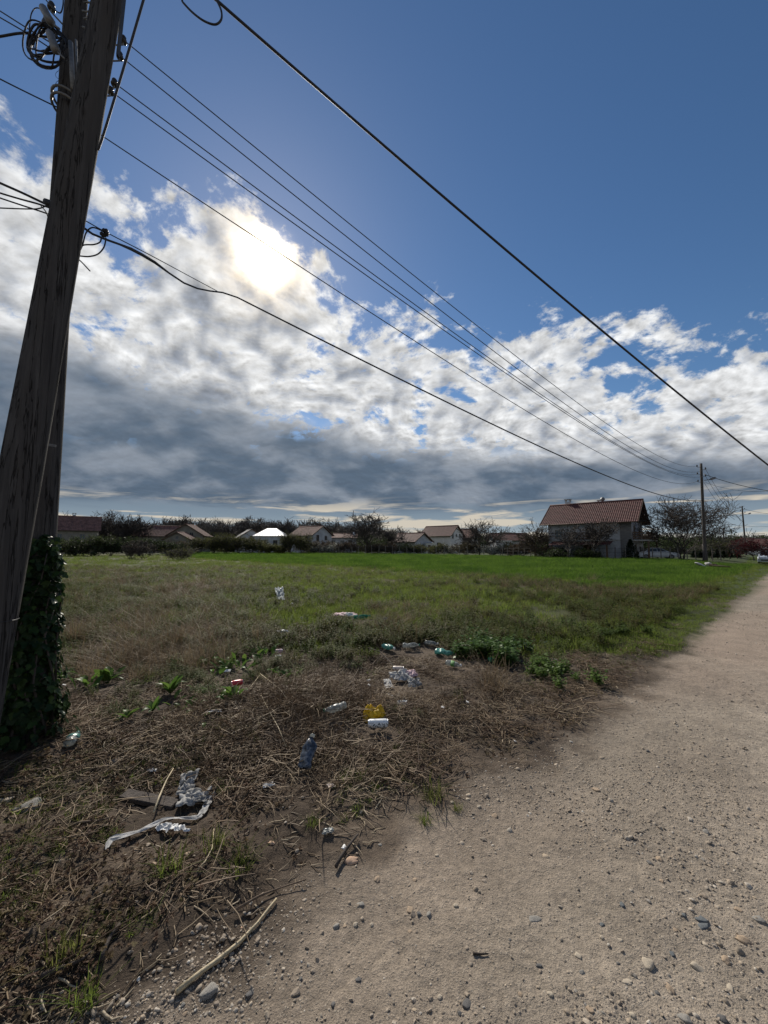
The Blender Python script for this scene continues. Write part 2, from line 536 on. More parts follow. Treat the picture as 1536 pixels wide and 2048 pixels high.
def soil_colour(x, y):
    """what the ground is made of at a place: pale dust on the track, dark loam and thatch beside it, turf further off"""
    d = dd(x, y); e = alonge(x, y); r = np.hypot(x, y)
    n1 = fbm(x * 1.3, y * 1.3, 4, 11); n2 = fbm(x * 5, y * 5, 3, 12); n3 = fbm(x * 0.35, y * 0.35, 3, 13)
    def C(c): return np.array(c)[None, :]
    track = C((0.275, 0.230, 0.180)) * (0.74 + 0.46 * n1)[:, None]
    dr = acrossd(x, y) + 0.25 * (n3 - 0.5)
    rut = (np.exp(-((dr + 1.35) / 0.42) ** 2) + np.exp(-((dr + 3.1) / 0.45) ** 2))[:, None]
    track = track * (1 + 0.30 * rut) * (1 - 0.10 * np.exp(-((dr + 2.2) / 0.35) ** 2)[:, None])
    red = np.clip((n3 - 0.42) * 3.0, 0, 1)[:, None]
    track = track * (1 - red * 0.5) + C((0.30, 0.222, 0.168)) * red * 0.5
    loam = C((0.078, 0.058, 0.042)) * (0.62 + 0.75 * n1)[:, None]
    dusty = C((0.165, 0.128, 0.094)) * (0.8 + 0.4 * n2)[:, None]
    g = sm(n1 + 0.25 * n2, 0.52, 0.75)[:, None]
    loam = loam * (1 - 0.45 * g) + dusty * 0.45 * g
    turf = C((0.048, 0.055, 0.020)) * (0.7 + 0.6 * n1)[:, None]
    drab = C((0.080, 0.066, 0.040)) * (0.7 + 0.6 * n1)[:, None]
    far = sm(y + 2 * (n3 - 0.5), 5.0, 8.5)[:, None]
    tm = sm(n3 + 0.1 * n1, 0.42, 0.6)[:, None]
    fieldc = turf * tm + drab * (1 - tm)
    soil = loam * (1 - far) + fieldc * far
    wheat = sm(e, 16.5, 18.5)[:, None]
    soil = soil * (1 - wheat) + C((0.045, 0.060, 0.020)) * wheat
    blend = sm(d + 0.35 * (n2 - 0.5), -0.33, 0.05)[:, None]
    return track * (1 - blend) + soil * blend


def ground_material(name):
    m, N = new_mat(name)
    pos = N.n('ShaderNodeNewGeometry').outputs['Position']
    at = N.n('ShaderNodeAttribute'); at.attribute_name = 'soil'
    c = at.outputs['Color']
    a = N.noise(pos, 3.0, 6, 0.6); b_ = N.noise(pos, 26.0, 6, 0.7); g = N.noise(pos, 150.0, 3, 0.7)
    k = N.m('MULTIPLY', N.lin(a, 0.3, 0.7, 0.84, 1.16), N.lin(b_, 0.3, 0.7, 0.74, 1.26))
    k = N.m('MULTIPLY', k, N.lin(g, 0.3, 0.7, 0.72, 1.28))
    c = N.vm('SCALE', c, scale=k)
    # grit: single grains a few millimetres wide, pale or dark
    vo = N.n('ShaderNodeTexVoronoi'); vo.inputs['Scale'].default_value = 85.0
    N.put(vo.inputs['Vector'], pos)
    cr, cg, cb = N.sep(vo.outputs['Color'])
    grain = N.sstep(vo.outputs['Distance'], 0.42, 0.30)
    dens = N.lin(N.noise(pos, 2.2, 4, 0.6), 0.35, 0.65, 0.55, 0.93)
    pick = N.m('MULTIPLY', grain, N.m('GREATER_THAN', cr, dens))
    gcol = N.mix(cg, (0.45, 0.39, 0.31), (0.11, 0.10, 0.09))
    lum = N.n('ShaderNodeRGBToBW'); N.put(lum.inputs[0], at.outputs['Color'])
    pick = N.m('MULTIPLY', pick, N.sstep(lum.outputs[0], 0.07, 0.2))
    c = N.mix(N.m('MULTIPLY', pick, 0.7), c, gcol)
    b = N.n('ShaderNodeBsdfPrincipled')
    N.put(b.inputs['Base Color'], c)
    b.inputs['Roughness'].default_value = 0.95
    b.inputs['Specular IOR Level'].default_value = 0.2
    h = N.m('ADD', N.m('MULTIPLY', b_, 0.6), N.m('ADD', N.m('MULTIPLY', g, 0.22), N.m('MULTIPLY', pick, 0.12)))
    bn = N.n('ShaderNodeBump'); bn.inputs['Strength'].default_value = 0.85; bn.inputs['Distance'].default_value = 0.032
    N.put(bn.inputs['Height'], h)
    N.t.links.new(bn.outputs[0], b.inputs['Normal'])
    finish(N, b.outputs[0])
    return m


def build_ground():
    xs = axis(-3.2, 4.2, 0.019, -900, 900, 1.055)
    ys = axis(0.75, 5.2, 0.017, -60, 1500, 1.05)
    X, Y = np.meshgrid(xs, ys)
    x = X.ravel(); y = Y.ravel()
    z = hgt(x, y)
    V = np.stack([x, y, z], 1)
    nx, ny = len(xs), len(ys)
    i = np.arange(nx * ny).reshape(ny, nx)
    F = np.stack([i[:-1, :-1].ravel(), i[:-1, 1:].ravel(), i[1:, 1:].ravel(), i[1:, :-1].ravel()], 1)
    fc = V[F].mean(1)
    on = dd(fc[:, 0], fc[:, 1])
    ac = acrossd(fc[:, 0], fc[:, 1])
    is_track = (on < 0) & (ac > -6.5) & (alonge(fc[:, 0], fc[:, 1]) > -30)
    colr = soil_colour(x, y)
    mt = ground_material('soil')
    for name, sel in (('ground', ~is_track), ('dirt_track', is_track)):
        Fs = F[sel]
        used, inv = np.unique(Fs, return_inverse=True)
        me = mesh_np(name, V[used], inv.reshape(Fs.shape), True)
        at = me.attributes.new('soil', 'FLOAT_COLOR', 'POINT')
        at.data.foreach_set('color', np.concatenate([colr[used], np.ones((len(used), 1))], 1).astype(np.float32).ravel())
        o = link(name, me, mt)
        tag(o, kind='structure')


build_ground()


# ------------------------------------------------------------------ scatter: many small pieces of one uncountable stuff
def scatter(name, label, cat, protos, mat, pts, rot, scl, kind='stuff', parent=None):
    n = len(pts)
    lib = bpy.data.collections.new(name + '_pieces')
    for i, me in enumerate(protos):
        if not me.materials: me.materials.append(mat)
        o = bpy.data.objects.new('%s_piece_%02d' % (name, i), me); lib.objects.link(o)
    me = bpy.data.meshes.new(name)
    me.vertices.add(n); me.vertices.foreach_set('co', np.asarray(pts, np.float32).ravel())
    a = me.attributes.new('rot', 'FLOAT_VECTOR', 'POINT'); a.data.foreach_set('vector', np.asarray(rot, np.float32).ravel())
    s = np.asarray(scl, np.float32)
    if s.ndim == 1: s = np.repeat(s[:, None], 3, 1)
    a = me.attributes.new('scl', 'FLOAT_VECTOR', 'POINT'); a.data.foreach_set('vector', s.ravel())
    a = me.attributes.new('pick', 'INT', 'POINT'); a.data.foreach_set('value', rng.integers(0, len(protos), n).astype(np.int32))
    o = link(name, me, mat, parent)
    ng = bpy.data.node_groups.new(name, 'GeometryNodeTree')
    ng.interface.new_socket('Geometry', in_out='INPUT', socket_type='NodeSocketGeometry')
    ng.interface.new_socket('Geometry', in_out='OUTPUT', socket_type='NodeSocketGeometry')
    gi = ng.nodes.new('NodeGroupInput'); go = ng.nodes.new('NodeGroupOutput')
    ip = ng.nodes.new('GeometryNodeInstanceOnPoints')
    ci = ng.nodes.new('GeometryNodeCollectionInfo')
    ci.inputs['Collection'].default_value = lib
    ci.inputs['Separate Children'].default_value = True
    ci.inputs['Reset Children'].default_value = True
    L = ng.links.new
    def att(nm, ty):
        q = ng.nodes.new('GeometryNodeInputNamedAttribute'); q.data_type = ty
        q.inputs['Name'].default_value = nm
        return [x for x in q.outputs if x.enabled and x.name == 'Attribute'][0]
    L(gi.outputs[0], ip.inputs['Points']); L(ci.outputs[0], ip.inputs['Instance'])
    ip.inputs['Pick Instance'].default_value = True
    L(att('pick', 'INT'), ip.inputs['Instance Index'])
    er = ng.nodes.new('FunctionNodeEulerToRotation')
    L(att('rot', 'FLOAT_VECTOR'), er.inputs[0]); L(er.outputs[0], ip.inputs['Rotation'])
    L(att('scl', 'FLOAT_VECTOR'), ip.inputs['Scale'])
    L(ip.outputs[0], go.inputs[0])
    md = o.modifiers.new('scatter', 'NODES'); md.node_group = ng
    tag(o, label, cat, None, kind)
    return o


def blades(n, rad, h0, h1, w, lean, seed, bend=0.35, segs=2):
    """a tuft of grass blades"""
    r = np.random.default_rng(seed); V = []; F = []
    for _ in range(n):
        a = r.uniform(0, 6.283); q = rad * math.sqrt(r.uniform(0, 1))
        bx, by = q * math.cos(a), q * math.sin(a)
        hh = r.uniform(h0, h1); dr = r.uniform(0, 6.283); ln = abs(r.normal(0, lean)); ww = w * r.uniform(0.7, 1.3)
        sx, sy = math.cos(dr + 1.57) * ww / 2, math.sin(dr + 1.57) * ww / 2
        b = len(V)
        for k in range(segs + 1):
            t = k / segs
            out = hh * (ln * t + bend * ln * t * t * 1.6); z = hh * t * (1 - 0.25 * ln * t)
            cx, cy = bx + math.cos(dr) * out, by + math.sin(dr) * out
            if k < segs:
                q_ = 1 - 0.45 * t
                V += [(cx - sx * q_, cy - sy * q_, z), (cx + sx * q_, cy + sy * q_, z)]
            else: V.append((cx, cy, z))
        for k in range(segs - 1):
            i = b + 2 * k
            F += [(i, i + 1, i + 3), (i, i + 3, i + 2)]
        i = b + 2 * (segs - 1); F.append((i, i + 1, i + 2))
    return mesh_np('tuft', V, F)


def stalks(n, rad, l0, l1, w, tilt, seed, crook=0.25, up=False):
    """dry stems: thin three-sided tubes, bent here and there, lying or leaning"""
    r = np.random.default_rng(seed); mb = MB()
    for _ in range(n):
        a = r.uniform(0, 6.283); q = rad * math.sqrt(r.uniform(0, 1))
        p = np.array([q * math.cos(a), q * math.sin(a), 0.0])
        ln = r.uniform(l0, l1); az = r.uniform(0, 6.283); el = r.uniform(tilt[0], tilt[1])
        k = 4; pts = []; 
        if not up: p[2] = r.uniform(0.0, 0.02)
        for j in range(k):
            pts.append(tuple(p))
            stp = ln / (k - 1)
            p = p + stp * np.array([math.cos(az) * math.cos(el), math.sin(az) * math.cos(el), math.sin(el)])
            az += r.normal(0, crook); el += r.normal(-0.08, crook * 0.6)
            p[2] = max(p[2], 0.002)
        ww = w * r.uniform(0.6, 1.5)
        mb.tube(pts, [ww, ww, ww * 0.8, ww * 0.45], 3, cap=False)
    return mb.mesh('stalks', True)


def weedtop(n, seed, h0=0.10, h1=0.24, leafw=0.014):
    """upright weed stems with small leaves in whorls"""
    r = np.random.default_rng(seed); V = []; F = []
    for _ in range(n):
        a = r.uniform(0, 6.283); q = 0.12 * math.sqrt(r.uniform(0, 1))
        x, y = q * math.cos(a), q * math.sin(a); h = r.uniform(h0, h1)
        lx, ly = r.normal(0, 0.18, 2) * h
        b = len(V); w = 0.0022
        V += [(x - w, y, 0), (x + w, y, 0), (x + lx, y + ly, h)]; F.append((b, b + 1, b + 2))
        m = int(5 + 9 * r.uniform())
        for k in range(m):
            t = (0.25 + 0.75 * (k + 1) / m); aa = r.uniform(0, 6.283)
            cx, cy, cz = x + lx * t, y + ly * t, h * t
            L = leafw * r.uniform(0.9, 2.4); W = L * 0.5; dz = L * r.uniform(-0.5, 0.6)
            ux, uy = math.cos(aa), math.sin(aa)
            b = len(V)
            V += [(cx, cy, cz), (cx + ux * L * .5 - uy * W, cy + uy * L * .5 + ux * W, cz + dz * .5 + .003), (cx + ux * L, cy + uy * L, cz + dz), (cx + ux * L * .5 + uy * W, cy + uy * L * .5 - ux * W, cz + dz * .5 + .003)]
            F += [(b, b + 1, b + 2), (b, b + 2, b + 3)]
    return mesh_np('weed', V, F)


def stone_mesh(seed, flat=0.62, elong=1.3, sub=2, rough=0.16, facets=0):
    r = np.random.default_rng(seed)
    bm = bmesh.new(); bmesh.ops.create_icosphere(bm, subdivisions=sub, radius=0.5)
    off = r.uniform(0, 100, 3)
    pl = [(Vector(r.normal(size=3)).normalized(), r.uniform(0.26, 0.42)) for _ in range(facets)]
    for v in bm.verts:
        n = v.co.normalized()
        k = 1 + rough * (2 * float(vnoise(np.array([n.x * 2.1 + off[0]]), np.array([n.y * 2.1 + n.z * 1.7 + off[1]]))[0]) - 1)
        k += rough * 0.5 * (2 * float(vnoise(np.array([n.x * 4.7 + off[2]]), np.array([n.z * 4.7 + off[1] + n.y * 3])))- 1)
        c = n * 0.5 * k
        for pn, pd in pl:
            ex = c.dot(pn) - pd
            if ex > 0: c = c - pn * ex * 0.9
        v.co = Vector((c.x * elong, c.y, c.z * flat))
    me = bpy.data.meshes.new('stone'); bm.to_mesh(me); bm.free()
    me.polygons.foreach_set('use_smooth', np.ones(len(me.polygons), dtype=bool) if facets == 0 else np.zeros(len(me.polygons), dtype=bool))
    return me


def rnd_pts(n, x0, x1, y0, y1, power=1.0):
    x = rng.uniform(x0, x1, n); y = y0 + (y1 - y0) * rng.uniform(0, 1, n) ** power
    return x, y


def fan_pts(n, y0, y1, ulo=-1.15, uhi=1.15, power=1.0):
    """ground points from y0 to y1 metres ahead across the view of the place, denser near by"""
    y = np.exp(np.log(y0) + (np.log(y1) - np.log(y0)) * rng.uniform(0, 1, n) ** power)
    x = rng.uniform(ulo, uhi, n) * (y + 0.8)
    return x, y


def spin(n, tilt=0.0):
    return np.stack([rng.normal(0, tilt, n), rng.normal(0, tilt, n), rng.uniform(0, 6.283, n)], 1)


def with_z(x, y, dz=0.0):
    return np.stack([x, y, hgt(x, y) + dz], 1)


LM = {}
LM['wheat'] = leaf_mat('young_wheat', [(0.042, 0.086, 0.014), (0.080, 0.148, 0.020), (0.135, 0.205, 0.034)], 0.62, dscale=0.3, damp=2.2)
LM['meadow'] = leaf_mat('meadow_grass', [(0.125, 0.128, 0.040), (0.118, 0.165, 0.032), (0.165, 0.215, 0.044)], 0.62)
LM['drygrass'] = leaf_mat('dry_grass', [(0.13, 0.088, 0.055), (0.19, 0.140, 0.085), (0.27, 0.21, 0.13)], 0.3, 0.6)
LM['weed'] = leaf_mat('dull_weed', [(0.105, 0.082, 0.040), (0.090, 0.098, 0.030), (0.082, 0.130, 0.030)], 0.5)
LM['purple'] = leaf_mat('dead_nettle', [(0.10, 0.062, 0.048), (0.135, 0.090, 0.056), (0.12, 0.108, 0.045)], 0.42)
LM['stalk'] = leaf_mat('dry_stalk', [(0.105, 0.070, 0.048), (0.20, 0.142, 0.092), (0.38, 0.30, 0.20)], 0.12, 0.55)
LM['straw'] = leaf_mat('straw', [(0.10, 0.072, 0.048), (0.22, 0.165, 0.108), (0.44, 0.37, 0.26)], 0.15, 0.5)
LM['green'] = leaf_mat('fresh_leaf', [(0.045, 0.095, 0.020), (0.075, 0.140, 0.028), (0.125, 0.190, 0.040)], 0.45, 0.42)
LM['ivy'] = leaf_mat('ivy_leaf', [(0.014, 0.030, 0.010), (0.026, 0.052, 0.014), (0.060, 0.095, 0.022)], 0.25, 0.38)


def gravel_material():
    m, N = new_mat('gravel')
    rr = N.n('ShaderNodeObjectInfo').outputs['Random']
    ramp = N.n('ShaderNodeValToRGB'); ramp.color_ramp.interpolation = 'LINEAR'
    cs = [(0.0, (0.11, 0.10, 0.088)), (0.06, (0.20, 0.172, 0.138)), (0.3, (0.25, 0.205, 0.155)), (0.55, (0.32, 0.265, 0.20)), (0.75, (0.36, 0.33, 0.285)), (0.9, (0.42, 0.33, 0.23)), (1.0, (0.58, 0.55, 0.49))]
    els = ramp.color_ramp.elements
    while len(els) < len(cs): els.new(0.5)
    for e_, (p_, c_) in zip(els, cs): e_.position = p_; e_.color = (*c_, 1)
    N.put(ramp.inputs[0], rr)
    geo = N.n('ShaderNodeNewGeometry').outputs['Position']
    c = N.vm('SCALE', ramp.outputs[0], scale=N.lin(N.noise(geo, 60, 4, 0.6), 0.3, 0.7, 0.75, 1.2))
    # dust lies on the stones
    c = N.mix(N.sstep(N.noise(geo, 35, 4, 0.6), 0.42, 0.62), c, (0.29, 0.235, 0.18))
    b = N.n('ShaderNodeBsdfPrincipled'); N.put(b.inputs['Base Color'], c); b.inputs['Roughness'].default_value = 0.85
    b.inputs['Specular IOR Level'].default_value = 0.3
    bn = N.n('ShaderNodeBump'); bn.inputs['Strength'].default_value = 0.3; bn.inputs['Distance'].default_value = 0.004
    N.put(bn.inputs['Height'], N.noise(geo, 160, 3, 0.6)); N.t.links.new(bn.outputs[0], b.inputs['Normal'])
    finish(N, b.outputs[0])
    return m


M['gravel'] = gravel_material()
pebbles = [stone_mesh(100 + i, flat=random.uniform(0.5, 0.75), elong=random.uniform(1.0, 1.6), sub=2, rough=0.22, facets=(0 if i % 2 else 5)) for i in range(10)]


def lay_gravel():
    X = []; Y = []; S = []
    # grit, pebbles; coarser ones are rarer, drifts of stones between smooth dusty tracks
    for n, y0, y1, s0, s1 in ((90000, 0.85, 6.5, 0.003, 0.010), (50000, 0.9, 9.0, 0.007, 0.017), (2600, 0.95, 12, 0.016, 0.034), (14000, 4.0, 20, 0.012, 0.030)):
        x, y = fan_pts(n, y0, y1, -0.7, 1.25)
        d = dd(x, y)
        patch = fbm(x * 1.1, y * 1.1, 4, 41)
        keep = (d < -0.06 + rng.exponential(0.06, n)) & (rng.uniform(0, 1, n) < np.clip((patch - 0.30) * 3.2, 0.06, 1) * (1 - 0.65 * np.clip(np.exp(-((acrossd(x, y) + 1.35) / 0.34) ** 2) + np.exp(-((acrossd(x, y) + 3.1) / 0.38) ** 2), 0, 1))) & (acrossd(x, y) > -6.3)
        X.append(x[keep]); Y.append(y[keep]); S.append(s0 + (s1 - s0) * rng.uniform(0, 1, keep.sum()) ** 2)
    x = np.concatenate(X); y = np.concatenate(Y); s = np.concatenate(S)
    p = with_z(x, y); p[:, 2] += s * rng.uniform(-0.14, 0.12, len(s))
    scatter('gravel', 'loose grit and small pebbles strewn over the dirt track', 'gravel', pebbles, M['gravel'], p, spin(len(s), 0.35), s)
    x, y = fan_pts(500, 1.2, 5.5, -1.1, 0.3); k = dd(x, y) > 0.1
    x, y = x[k], y[k]; s = 0.006 + 0.02 * rng.uniform(0, 1, len(x)) ** 2.5
    p = with_z(x, y); p[:, 2] += s * 0.15
    scatter('soil_clods', 'small stones and soil crumbs among the dry stems', 'gravel', pebbles, M['gravel'], p, spin(len(s), 0.35), s)


lay_gravel()


def grow_field():
    # wheat: everything beyond the strip of dry weeds, as far as the fence
    pro = [blades(34, 0.26, 0.20, 0.36, 0.011, 0.30, 200 + i) for i in range(6)]
    x, y = fan_pts(26000, 11, 85, -0.75, 1.0, 0.8)
    e = alonge(x, y); d = acrossd(x, y); w = fbm(x * 0.25, y * 0.25, 3, 51) - 0.5; w2 = fbm(x * 1.2, y * 1.2, 2, 52) - 0.5
    lim = 4.5 + 1.8 * w
    keep = (e > 17.0 + 4.5 * w + 3.0 * w2) & (e < 53) & (d > 1.5 + w) & (x > -0.50 * y + 4 * w)
    x, y, e = x[keep], y[keep], e[keep]
    s = (0.72 + 0.012 * np.clip(y - 15, 0, 60)) * rng.uniform(0.8, 1.2, len(x)) * (0.85 + 0.35 * fbm(x * 0.15, y * 0.5, 3, 53))
    sc = np.stack([s * 1.25, s * 1.25, s * 0.9], 1)
    scatter('wheat', 'bright green young wheat covering the field in front of the houses', 'wheat', pro, LM['wheat'], with_z(x, y), spin(len(x), 0.05), sc)

    # meadow grass: green patch in the middle distance, thin elsewhere
    pro = [blades(30, 0.16, 0.05, 0.15, 0.007, 0.55, 220 + i) for i in range(6)]
    x, y = fan_pts(56000, 4.6, 75, -1.7, 1.1)
    e = alonge(x, y); d = dd(x, y); u = x / y
    w = fbm(x * 0.45, y * 0.45, 3, 55); w2 = fbm(x * 1.7, y * 1.7, 3, 56)
    green = np.exp(-((u - 0.02) / 0.36) ** 2) * sm(y, 6.3, 8.5)
    dens = np.clip(green * 1.25 + (w - 0.5) * 1.6 + (w2 - 0.5) * 1.2 + 0.10 + 0.55 * sm(y, 18, 30), 0.03, 1)
    verge = np.exp(-((d - 0.55) / 0.45) ** 2) * sm(y, 4.2, 6.0)
    brown = np.exp(-((e - 14.6) / 2.4) ** 2) * sm(u, 0.16, 0.36)
    dens = np.maximum(dens * (1 - 0.85 * brown), verge * 0.9)
    keep = ~is_open(x, y) & (rng.uniform(0, 1, len(x)) < dens) & (e < 18.5 + 2 * w) & (d > 0.05) & (y > 5.0 + 1.6 * w2)
    keep |= (d > 0.02) & (acrossd(x, y) < 0.9 + 0.06 * y) & (y > 6) & (rng.uniform(0, 1, len(x)) < 0.9)
    keep |= (e >= 18) & (x < -0.40 * y) & (y < 80)
    x, y, dk = x[keep], y[keep], d[keep]
    s = rng.uniform(0.6, 1.25, len(x)) * (0.55 + 0.5 * sm(dk, 0.3, 1.4)) * (1 + 0.02 * np.clip(y - 8, 0, 40))
    scatter('meadow_grass', 'short green grass growing in patches on the waste ground', 'grass', pro, LM['meadow'], with_z(x, y), spin(len(x), 0.08), s)

    # weeds: dull upright plants over the waste ground
    pro = [weedtop(16, 240 + i) for i in range(6)]
    x, y = fan_pts(37000, 3.3, 30, -1.6, 1.1)
    e = alonge(x, y); d = dd(x, y); u = x / y
    w = fbm(x * 0.6 + 9, y * 0.6, 3, 58); w2 = fbm(x * 2.1, y * 2.1, 2, 59)
    green = np.exp(-((u - 0.02) / 0.34) ** 2) * sm(y, 6.3, 8.5)
    dens = np.clip(0.66 - 0.75 * green + (w - 0.5) * 1.6 + (w2 - 0.5), 0.04, 1) * sm(y + 3.4 * (w - 0.5) + 2.0 * (w2 - 0.5) - 0.9 * sm(x, 0.3, 2.0), 3.6, 7.2)
    keep = ~is_open(x, y) & (rng.uniform(0, 1, len(x)) < dens) & (e < 17.8 + 2 * w) & (d > 0.35 + 0.5 * w2)
    x, y = x[keep], y[keep]; half = rng.uniform(0, 1, len(x)) < np.clip(0.58 + 0.6 * np.exp(-((alonge(x, y) - 14.6) / 2.4) ** 2) * sm(x / y, 0.16, 0.36) + (fbm(x * 0.5, y * 0.5, 3, 60) - 0.5) * 3, 0.08, 0.95)
    s = rng.uniform(0.5, 1.15, len(x)) * (0.55 + 0.45 * sm(y, 4.2, 6.8))
    for nm, lb, k, mt in (('green_weeds', 'low dull green weeds between the dry grass', ~half, LM['weed']), ('withered_weeds', 'brown withered weeds standing on the waste ground', half, LM['purple'])):
        scatter(nm, lb, 'weeds', pro, mt, with_z(x[k], y[k]), spin(k.sum(), 0.15), s[k])

    # dry standing grass: tufts on the left and a strip before the wheat
    pro = [blades(26, 0.14, 0.14, 0.42, 0.0055, 0.75, 260 + i, bend=0.7, segs=3) for i in range(6)]
    x, y = fan_pts(27000, 3.6, 30, -1.6, 1.05)
    e = alonge(x, y); d = dd(x, y); u = x / y
    w = fbm(x * 0.7 + 4, y * 0.7, 3, 61)
    strip = np.exp(-((e - 15.2) / 2.2) ** 2) * sm(u, 0.02, 0.4)
    left = sm(-u, 0.22, 0.48) * sm(y, 4.3, 5.6)
    dens = np.clip(strip * 0.85 + left * 0.55 + (w - 0.58) * 2.0, 0.0, 0.9)
    keep = ~is_open(x, y) & (rng.uniform(0, 1, len(x)) < dens) & (e < 17.5) & (d > 0.8) & (y > 4.2)
    x, y = x[keep], y[keep]
    scatter('dry_grass', 'pale brown dry grass standing between the weeds', 'dry grass', pro, LM['drygrass'], with_z(x, y), spin(len(x), 0.12), rng.uniform(0.4, 0.95, len(x)))

    # fallen stems: the brown thatch in front
    pro = [stalks(20, 0.22, 0.05, 0.34, 0.0032, (-0.04, 0.20), 280 + i, 0.17) for i in range(10)]
    x, y = fan_pts(12000, 1.2, 8.5, -1.2, 0.95)
    d = dd(x, y); e = alonge(x, y)
    w = fbm(x * 1.4, y * 1.4, 3, 63)
    dens = (0.10 + 0.72 * sm(y, 2.3, 3.1)) * (1 - 0.85 * sm(y, 5.2, 8.2)) * sm(d, 0.02, 0.38) * np.clip(0.30 + (w - 0.46) * 3.6, 0.02, 1)
    mound = np.exp(-(((x + 0.5) / 0.95) ** 2 + ((y - 3.75) / 0.6) ** 2))
    keep = rng.uniform(0, 1, len(x)) < np.maximum(dens, mound * 0.95)
    keep &= (d > 0.02) & ~is_open(x, y)
    x, y, mo = x[keep], y[keep], mound[keep]
    scatter('fallen_stems', 'tangled brown stems of last year lying on the ground', 'dry stems', pro, LM['stalk'], with_z(x, y, 0.003) + np.stack([0 * x, 0 * x, mo * rng.uniform(0, 0.09, len(x))], 1), spin(len(x), 0.08), rng.uniform(0.3, 0.9, len(x)))

    # arching stems of the brown heap
    pro = [stalks(10, 0.10, 0.22, 0.7, 0.0032, (0.35, 1.25), 300 + i, 0.45, True) for i in range(8)]
    n = 340
    x = np.concatenate([rng.normal(-0.55, 0.5, n), rng.uniform(-3.2, 2.2, 170)]); y = np.concatenate([rng.normal(3.75, 0.36, n), rng.uniform(3.1, 7.5, 170)])
    k = (dd(x, y) > 0.6) & (y > 2.9) & ~is_open(x, y)
    x, y = x[k], y[k]
    scatter('arching_stems', 'brown arching dead stems heaped in front of the yellow bag', 'dry stems', pro, LM['stalk'], with_z(x, y), spin(len(x), 0.2), rng.uniform(0.22, 0.58, len(x)))

    # straw and chaff on the bare soil and over the thatch
    pro = [stalks(1, 0.0, 0.8, 1.0, 0.026, (-0.03, 0.06), 320 + i, 0.24) for i in range(12)]
    x, y = fan_pts(80000, 1.1, 7.0, -1.2, 0.85)
    d = dd(x, y)
    keep = rng.uniform(0, 1, len(x)) < sm(d, -0.12, 0.28) * np.clip(0.34 + (fbm(x * 2.2, y * 2.2, 4, 66) - 0.45) * 3.6, 0.05, 1)
    keep &= ~(is_open(x, y) & (rng.uniform(0, 1, len(x)) < 0.7))
    x, y = x[keep], y[keep]
    s = 0.022 + 0.15 * rng.uniform(0, 1, len(x)) ** 2.6
    sc = np.stack([s, s * np.clip(1.9 - 9.0 * s, 0.55, 1.7), s * np.clip(1.9 - 9.0 * s, 0.55, 1.7)], 1)
    up_ = rng.uniform(0, 0.035, len(x)) * sm(y, 2.4, 3.2)
    scatter('straw', 'short bits of straw and stem littering the bare soil', 'straw', pro, LM['straw'], with_z(x, y, 0.002) + np.stack([0 * x, 0 * x, up_], 1), spin(len(x), 0.12), sc)

    # crumbled dead leaves
    pro = [weedtop(6, 350 + i, 0.004, 0.014, 0.006) for i in range(4)]
    x, y = fan_pts(14000, 1.15, 7.0, -1.2, 0.85)
    d = dd(x, y)
    keep = (rng.uniform(0, 1, len(x)) < sm(d, 0.0, 0.4) * np.clip(0.3 + (fbm(x * 1.3 + 7, y * 1.3, 3, 68) - 0.42) * 3.0, 0.03, 1)) & ~is_open(x, y)
    x, y = x[keep], y[keep]
    scatter('leaf_litter', 'crumbled dead leaves lying between the straw', 'leaf litter', pro, LM['purple'], with_z(x, y, 0.002), spin(len(x), 0.25), rng.uniform(0.5, 1.3, len(x)))

    # low greens in the bare soil
    pro = [blades(18, 0.05, 0.02, 0.07, 0.004, 0.8, 340 + i) for i in range(4)]
    x, y = fan_pts(9000, 1.2, 6.5, -1.15, 0.7)
    d = dd(x, y); w = fbm(x * 1.5 + 3, y * 1.5, 3, 69)
    keep = (d > 0.15) & (w > 0.50) & ~is_open(x, y)
    x, y = x[keep], y[keep]
    scatter('sprouting_grass', 'thin green grass sprouting through the litter', 'grass', pro, LM['meadow'], with_z(x, y), spin(len(x), 0.15), rng.uniform(0.3, 0.75, len(x)))


grow_field()

# ------------------------------------------------------------------ poles by the track
def pole_shaft(name, a, b, r0, r1, parent, mat, seed, n=20, k=26, local=True):
    """tapering round timber with a slightly uneven surface"""
    a = Vector(a); b = Vector(b); t = (b - a).normalized(); u = t.orthogonal().normalized(); w = t.cross(u)
    V = []; F = []
    for i in range(k + 1):
        f = i / k; c = a.lerp(b, f); r = r0 + (r1 - r0) * f
        for j in range(n):
            an = 2 * math.pi * j / n
            rr = r * (1 + 0.035 * (2 * float(vnoise(np.array([j * 0.9 + seed]), np.array([f * 9 + seed]))) - 1) + 0.02 * math.sin(an * 3 + f * 3))
            V.append(c + (u * math.cos(an) + w * math.sin(an)) * rr)
    for i in range(k):
        for j in range(n):
            q = i * n + j; s = i * n + (j + 1) % n
            F.append((q, s, s + n, q + n))
    mb = MB(); mb.add(V, F); mb.f.append(tuple(k * n + j for j in range(n)))
    me = mb.mesh(name, True)
    return link(name, me, mat, parent)


def along(a, b, z):
    a = Vector(a); b = Vector(b)
    return a.lerp(b, (z - a.z) / (b.z - a.z))


